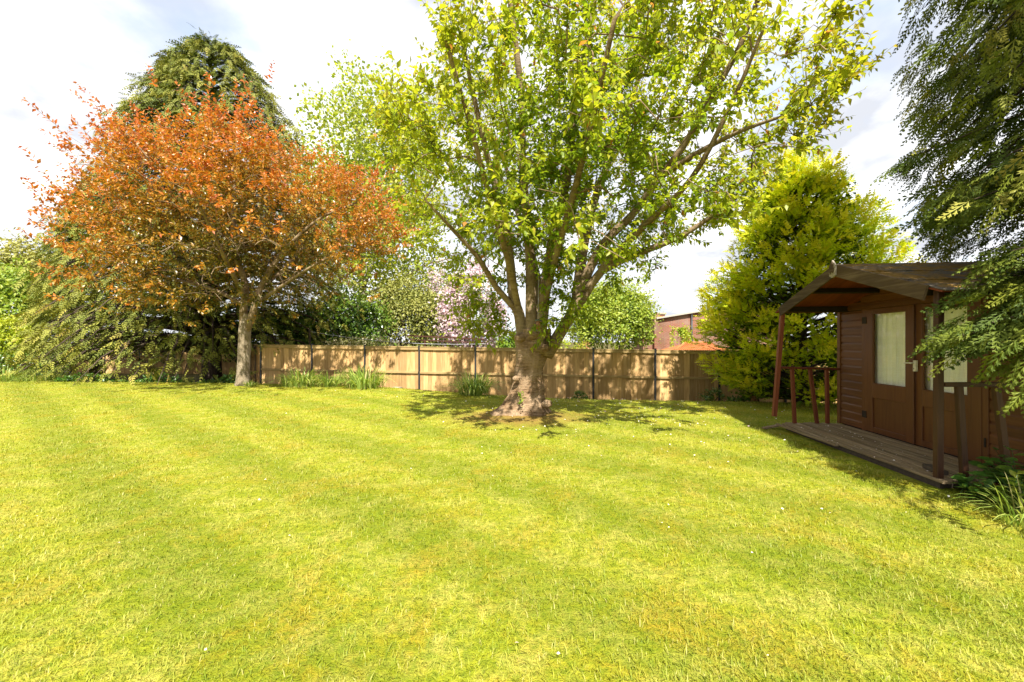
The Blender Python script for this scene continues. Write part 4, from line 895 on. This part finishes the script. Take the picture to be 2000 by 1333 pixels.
bush('dry_fern', 'dry orange brown fern clump under the golden cypress', V3(1478, 10.9), (.13, .12, .26), 8, 220, .07, LEAF4, M_dry, 'plant')

# strap-leaved clumps
def clump(name, label, base, n, h, spread, mat, parent=None, w_=.013, cat='plant', grp=None, flop=1.05):
    base = np.asarray(base, float); a = rng.uniform(0, 6.28, n); Lb = h * rng.uniform(.55, 1.25, n); q = rng.uniform(.15, flop, n); t5 = np.linspace(0, 1, 6)
    o2 = np.stack([np.cos(a), np.sin(a), 0 * a], -1); st = base + o2 * (rng.random(n) ** .6 * spread)[:, None]
    P = st[:, None] + o2[:, None] * (Lb * q)[:, None, None] * (t5 ** 1.6)[None, :, None] + np.array([0, 0, 1.0]) * (Lb[:, None] * (t5[None] * 1.05 - (q[:, None] * .85) * t5[None] ** 2.6))[..., None]
    sd = np.stack([-np.sin(a), np.cos(a), 0 * a], -1); ww = w_ * np.array([.8, 1, 1, .85, .55, .06])
    V = np.stack([P + sd[:, None] * ww[None, :, None], P - sd[:, None] * ww[None, :, None]], 2).reshape(-1, 3); b = np.arange(n)[:, None] * 12
    F = np.concatenate([b + np.array([[2 * i, 2 * i + 1, 2 * i + 3, 2 * i + 2]]) for i in range(5)], 0)
    me = mesh_np('leaves', V, [F], {'rnd': np.repeat(rng.random(n), 12)}, True)
    T = thing(name, label, cat, tuple(base), 0, grp); o = rel(obj('leaves', me, mat, T)); o['kind'] = 'stuff'; return T
for lab, px_, Y_, n, h, sp in (('low wide clump of strap leaves at the fence foot nearest the plum trunk', 590, 12.6, 330, .60, .62), ('tallest bright clump of strap leaves below the cream climber', 712, 12.2, 340, .72, .58), ('strap leaved clump at the fence foot just left of the cherry trunk', 926, 11.0, 320, .66, .42), ('second low tuft of strap leaves beside the clump nearest the plum trunk', 645, 12.5, 200, .50, .4), ('small tuft of grassy leaves at the foot of the plum trunk', 489, 12.35, 60, .24, .16)):
    clump('strap_leaf_plant', lab, V3(px_, Y_), n, h, sp, M_strap)
for i_, (px_, Y_, n, h, sp, lab) in enumerate(((10, 14.2, 260, .62, .8, 'long unmown grass tussock at the lawn edge below the lime shrub'), (75, 14.4, 260, .5, .8, 'long unmown grass tussock beside the dark hedge'), (130, 14.7, 150, .4, .6, 'short grassy tussock where the cypress boughs touch the bed'))):
    clump('grass_tussock', lab, V3(px_, Y_), n, h, sp, M_strap, w_=.010)
# ground cover under the cypress, one mass
n = 5200; pxs = rng.uniform(110, 505, n); Ys = rng.uniform(13.7, 15.6, n); X_ = (pxs - 1000) / FPX * Ys
hmp = .22 + .16 * np.sin(pxs * .045) + .10 * np.sin(pxs * .017 + 1); zz_ = ground(X_, Ys) + rng.random(n) * np.maximum(.05, hmp)
o = foliage('ground_cover', LEAF4, np.stack([X_, Ys, zz_], -1), rdir(n) + [0, -.4, .1], rdir(n) * .6 + [0, -.3, 1], rng.uniform(.06, .15, n), rng.random(n), M_cover, None, 1.3)
tag(o, 'leafy green ground cover in the shade below the drooping cypress', 'ground cover')
# weeds by the summer house
def weed(label, p, n, h, sz, mat, spread):
    base = np.array(p); T = thing('weed', label, 'weed', tuple(base))
    m = MB(); P = []; D_ = []
    for i in range(n):
        a = rng.uniform(0, 6.28); tip = base + np.array([math.cos(a) * spread * rng.random(), math.sin(a) * spread * rng.random(), h * rng.uniform(.4, 1.1)])
        st = base + rng.normal(size=3) * [.05, .05, 0]; md = st * .5 + tip * .5 + [0, 0, h * .12]; m.tube([st - [0, 0, .02], md, tip], [.004, .003, .002], 5)
        for q in np.linspace(.35, 1, 5):
            pt = (st * (1 - q) + tip * q) + [0, 0, h * .24 * q * (1 - q)]; P.append(pt); D_.append(np.array([math.cos(a + rng.normal() * 1.2), math.sin(a + rng.normal() * 1.2), .15]))
    P = np.array(P); D_ = np.array(D_); rel(m.obj('stems', M_cover, T, True))
    rel(foliage('foliage', LEAF8, P, D_, rdir(len(P)) * .4 + [0, 0, 1], sz * rng.uniform(.5, 1.2, len(P)), rng.random(len(P)), mat, T, 1.5))
weed('broad leaved green weed at the deck corner beside the porch post', (4.25, 3.72, 0), 16, .22, .10, M_cover, .22)
weed('tall leafy weed against the summer house wall with serrated leaves', (4.72, 3.80, 0), 26, .42, .12, M_cover, .32)
weed('spreading weed in front of the leaning baluster', (4.30, 3.42, 0), 26, .28, .10, M_fresh, .35)
weed('bushy weed on the lawn edge beyond the deck end', (4.62, 3.55, 0), 30, .30, .11, M_cover, .38)
clump('grass_tussock', 'coarse long grass tuft among the weeds by the deck end', (4.15, 3.22, 0), 110, .34, .25, M_strap, w_=.007)
clump('grass_tussock', 'arching grass tuft growing through the weeds beside the summer house', (4.55, 3.3, 0), 110, .36, .25, M_strap, w_=.007)
tag(MB().obox((4.47, 3.86, .075), [[.9, .4, 0], [-.4, .9, 0], [0, 0, 1]], (.10, .05, .035), .006).obj('brick', M_brickp), 'loose red brick among the weeds at the deck end', 'brick')
sx_, sy_, sz_ = V3(776, 12.75); tag(MB().obox((sx_, sy_, sz_ + .05), [[.95, -.3, 0], [.3, .95, 0], [0, 0, 1]], (.13, .08, .06), .012).obj('stone_block', M_stone), 'pale stone block on the ground before the fence', 'stone')

# ------------------------------------------------------------------ bird feeder hanging in the cherry
fx = at(1051, 632, 7.55); FB = thing('bird_feeder', 'small green topped tube bird feeder hanging on a wire in the cherry', 'bird feeder', (fx[0], fx[1], fx[2] - .1))
m = MB(); m.tube([(fx[0], fx[1], fx[2] + .09), (fx[0] + .005, fx[1] + .02, fx[2] + .5), (fx[0] + .02, fx[1] + .05, at(1053, 520, 7.6)[2])], [.0035, .0035, .0035], 5); rel(m.obj('wire', M_wire, FB))
rel(MB().tube([fx + [0, 0, .075], fx + [0, 0, .06], fx + [0, 0, .045]], [.01, .06, .066], 16).obj('cap', M_green, FB, True))
rel(MB().tube([fx + [0, 0, .044], fx + [0, 0, -.12]], [.036, .036], 14).obj('tube', M_seed, FB, True))
rel(MB().tube([fx + [0, 0, -.121], fx + [0, 0, -.14]], [.05, .046], 14).obj('tray', M_green, FB, True))

# ------------------------------------------------------------------ neighbouring structures
PG = thing('pergola', 'rust brown pergola beams behind the fence under the pink blossom', 'pergola', V3(870, 17.2))
for (a, b, th) in (((795, 656, 17.2), (945, 663, 16.8), .06), ((800, 664, 17.5), (945, 670, 17.1), .05)):
    rel(MB().beam(at(*a), at(*b), .06, th).obj('beam', M_rust, PG))
for px_ in (830, 925):
    p = at(px_, 663, 17.05); rel(MB().beam((p[0], p[1], G(p[0], p[1]) - .1), p + [0, 0, -.04], .07, .07, (0, 1, 0)).obj('post', M_rust, PG))
m = MB(); p0 = at(605, 648, 16.0); p1 = at(950, 672, 15.6); ts = np.linspace(0, 1, 14)[:, None]; pp = p0 + (p1 - p0) * ts + np.array([0, 0, -.18]) * (4 * ts * (1 - ts)); m.tube(pp, np.full(14, .008), 5)
WR = thing('washing_line', 'thin grey line strung above the fence between two posts', 'wire', (float(p0[0]), float(p0[1]), G(p0[0], p0[1])))
rel(m.obj('wire', M_wire, WR))
for p in (p0, p1): rel(MB().beam((p[0], p[1], G(p[0], p[1]) - .1), p + [0, 0, .05], .06, .06, (0, 1, 0)).obj('post', M_soil, WR))
def uvbox(mb, name, mat, parent):
    o = mb.obj(name, mat, parent); me = o.data; uv = me.uv_layers.new(name='UVMap')
    for p in me.polygons:
        n = p.normal
        for li in p.loop_indices:
            c = me.vertices[me.loops[li].vertex_index].co; uv.data[li].uv = ((c.x if abs(n.y) > abs(n.x) else c.y), c.z) if abs(n.z) < .8 else (c.x, c.y)
    return o
BY = 26.0; bx0 = (1284 - 1000) / FPX * BY; bx1 = bx0 + 7.5; z_ = lambda py: EYE + (666.5 - py) / FPX * BY
BH = thing('brick_building', 'old red brick outbuilding with sloping concrete verge and black downpipe', 'building', (bx0, BY, G(bx0, BY)))
zl, zr = z_(624), z_(624) + 7.5 * .165
m = MB(); m.prof([(bx0, -.5), (bx1, -.5), (bx1, zr), (bx0, zl)], BY, BY + 5, 'y'); rel(uvbox(m, 'wall', M_brick, BH))
rel(MB().beam((bx0 - .12, BY + 2.4, zl + .05), (bx1, BY + 2.4, zr + .07), 5.2, .10, (0, 0, 1)).obj('roof_slab', M_coping, BH))
m = MB(); m.box((bx0 - .22, BY - .1, -.5), (bx0 + .02, BY + .5, z_(613))); rel(uvbox(m, 'pier', M_brick, BH))
m = MB(); m.box((bx0 - .2, BY + .1, z_(625)), (bx0 + .52, BY + .62, z_(614))); rel(uvbox(m, 'chimney', M_brick, BH))
rel(MB().box((bx0 - .26, BY + .04, z_(614)), (bx0 + .58, BY + .68, z_(611))).obj('chimney_cap', M_stone, BH))
dx = (1350 - 1000) / FPX * BY; rel(MB().tube([(dx, BY - .09, -.4), (dx, BY - .09, zl + .165 * (dx - bx0) - .05)], [.055, .055], 10).obj('downpipe', M_steel, BH, True))
m = MB(); m.box((bx0 - .85, BY + .2, -.5), (bx0 - .23, BY + .45, z_(664))); BW = thing('brick_wall', 'short low brick wall end beside the brick outbuilding', 'wall', (bx0 - .5, BY + .3, G(bx0, BY))); rel(uvbox(m, 'wall', M_brick, BW)); rel(MB().box((bx0 - .9, BY + .15, z_(664) + .002), (bx0 - .232, BY + .5, z_(662))).obj('coping', M_brickp, BW))
# low outhouse with orange pantiles
OY = 19.0; OH = thing('tiled_outhouse', 'low outhouse with bright orange pantiled hip roof behind the fence', 'outhouse', (8.6, OY, G(8.6, OY)))
ex0 = (1318 - 1000) / FPX * OY; ex1 = ex0 + 2.6; ez = EYE + (666.5 - 685) / FPX * OY; rz = EYE + (666.5 - 671) / FPX * (OY + .9)
m = MB(); m.box((ex0 + .1, OY + .1, -.5), (ex1 - .1, OY + 1.7, ez - .02)); rel(uvbox(m, 'wall', M_brick, OH))
m = MB(); m.v = [np.array(p) for p in ((ex0, OY, ez), (ex1, OY, ez), (ex1, OY + 1.8, ez), (ex0, OY + 1.8, ez), (ex0 + .9, OY + .9, rz), (ex1 - .5, OY + .9, rz))]; m.f = [[0, 1, 5, 4], [1, 2, 5], [2, 3, 4, 5], [3, 0, 4], [3, 2, 1, 0]]; rel(m.obj('roof', M_ptile, OH))
for i_ in range(26):
    f = (i_ + .5) / 26; a = np.array([ex0 + (ex1 - ex0) * f, OY - .03, ez + .012]); tx = ex0 + .9 + (ex1 - ex0 - 1.4) * f
    xx = a[0]; tmax = min(1.0, (xx - ex0) / .9 if xx < ex0 + .9 else 1, (ex1 - xx) / .5 if xx > ex1 - .5 else 1)
    b = np.array([xx, OY + .9 * tmax, ez + (rz - ez) * tmax + .012])
    if tmax > .1: rel(MB().tube([a, b], [.042, .042], 8).obj('pantile_row', M_ptile, OH, True))
rel(MB().tube([(ex0 + .85, OY + .9, rz + .02), (ex1 - .45, OY + .9, rz + .02)], [.07, .07], 10).obj('ridge_tile', M_ptile, OH, True)); rel(MB().tube([(ex0, OY, ez + .02), (ex0 + .9, OY + .9, rz + .02)], [.06, .06], 10).obj('ridge_tile', M_ptile, OH, True))

# ------------------------------------------------------------------ lawn grass and fallen petals
def lawn_pts(n, y0, y1, pw):
    u = rng.random(n); e = 2 - pw; Y_ = (y0 ** e + (y1 ** e - y0 ** e) * u) ** (1 / e); X_ = rng.uniform(-1.42, 1.42, n) * (Y_ + .35); return X_, Y_
X_, Y_ = lawn_pts(190000, 1.35, 14.2, 1.5)
hx = (X_ - 5.255) * math.cos(tw) + (Y_ - 5.32) * math.sin(tw); hy = -(X_ - 5.255) * math.sin(tw) + (Y_ - 5.32) * math.cos(tw)
ok = ~((hx > -1.10) & (hx < 2.5) & (np.abs(hy) < 1.5)) & (fdist(X_, Y_) > .35) & (((X_ - .3) / .6) ** 2 + ((Y_ - 8.1) / .5) ** 2 > 1) & (X_ < 8.5)
wear = ((X_ - .15) * .62) ** 2 + (Y_ - 7.65) ** 2; ok &= ~((wear < .55) & (rng.random(len(X_)) < .75))
X_, Y_ = X_[ok], Y_[ok]; n = len(X_)
dens = vn(np.stack([X_, Y_, 0 * X_], -1), 2.2, 40) + .6 * vn(np.stack([X_, Y_, 0 * X_], -1), 7, 41)
h = .025 * (1 + .45 * dens) * rng.uniform(.55, 1.5, n) * (1 + .010 * Y_); wdt = .0018 * (1 + .16 * (Y_ - 1.4)) * rng.uniform(.7, 1.35, n)
a = rng.uniform(0, 6.28, n); o2 = np.stack([np.cos(a), np.sin(a), 0 * a], -1); sd = np.stack([-np.sin(a), np.cos(a), 0 * a], -1); lean = rng.uniform(.15, 1.3, n)[:, None] * h[:, None]
b0 = np.stack([X_, Y_, ground(X_, Y_) - .003], -1); mid = b0 + o2 * lean * .35 + np.array([0, 0, 1.0]) * (h * .62)[:, None]; tip = b0 + o2 * lean * 1.05 + np.array([0, 0, 1.0]) * (h * .92)[:, None]
V = np.stack([b0 + sd * wdt[:, None], b0 - sd * wdt[:, None], mid - sd * (wdt * .85)[:, None], mid + sd * (wdt * .85)[:, None], tip], 1).reshape(-1, 3); b = np.arange(n)[:, None] * 5
o = obj('lawn_grass', mesh_np('lawn_grass', V, [b + np.array([[0, 1, 2, 3]]), b + np.array([[3, 2, 4]])], {'rnd': np.repeat(rng.random(n), 5)}, False), M_blade)
tag(o, 'short mown yellow green lawn grass with faint mower stripes', 'grass', kind='stuff')
n1_, n2_ = 300, 110
pX = np.concatenate([rng.normal(2.6, 1.6, n1_), rng.uniform(-1, 1, n2_) * 6]); pY = np.concatenate([rng.normal(8.0, 1.6, n1_), rng.uniform(1.8, 12, n2_)])
ok = (pY > 1.6) & (fdist(pX, pY) > .5); pX, pY = pX[ok], pY[ok]; n = len(pX)
hx = (pX - 5.255) * math.cos(tw) + (pY - 5.32) * math.sin(tw); hy = -(pX - 5.255) * math.sin(tw) + (pY - 5.32) * math.cos(tw); ok = ~((hx > -1.15) & (np.abs(hy) < 1.55)); pX, pY = pX[ok], pY[ok]; n = len(pX)
pos = np.stack([pX, pY, ground(pX, pY) + .026], -1); dk = np.array([hworld(rng.uniform(-1, -.1), rng.uniform(-1.3, 1.2), .102) for _ in range(60)]); pos = np.vstack([pos, dk]); n = len(pos)
o = foliage('fallen_petals', LEAF4, pos, rdir(n) * [1, 1, .25], rdir(n) * .5 + [0, 0, 1], rng.uniform(.013, .030, n) * np.clip(.6 + pos[:, 1] * .08, 0, 1.5), rng.random(n), M_petal, None, 1.6)
tag(o, 'pale pink fallen petals scattered over the lawn and deck', 'petals')
sc.render.engine = 'CYCLES'
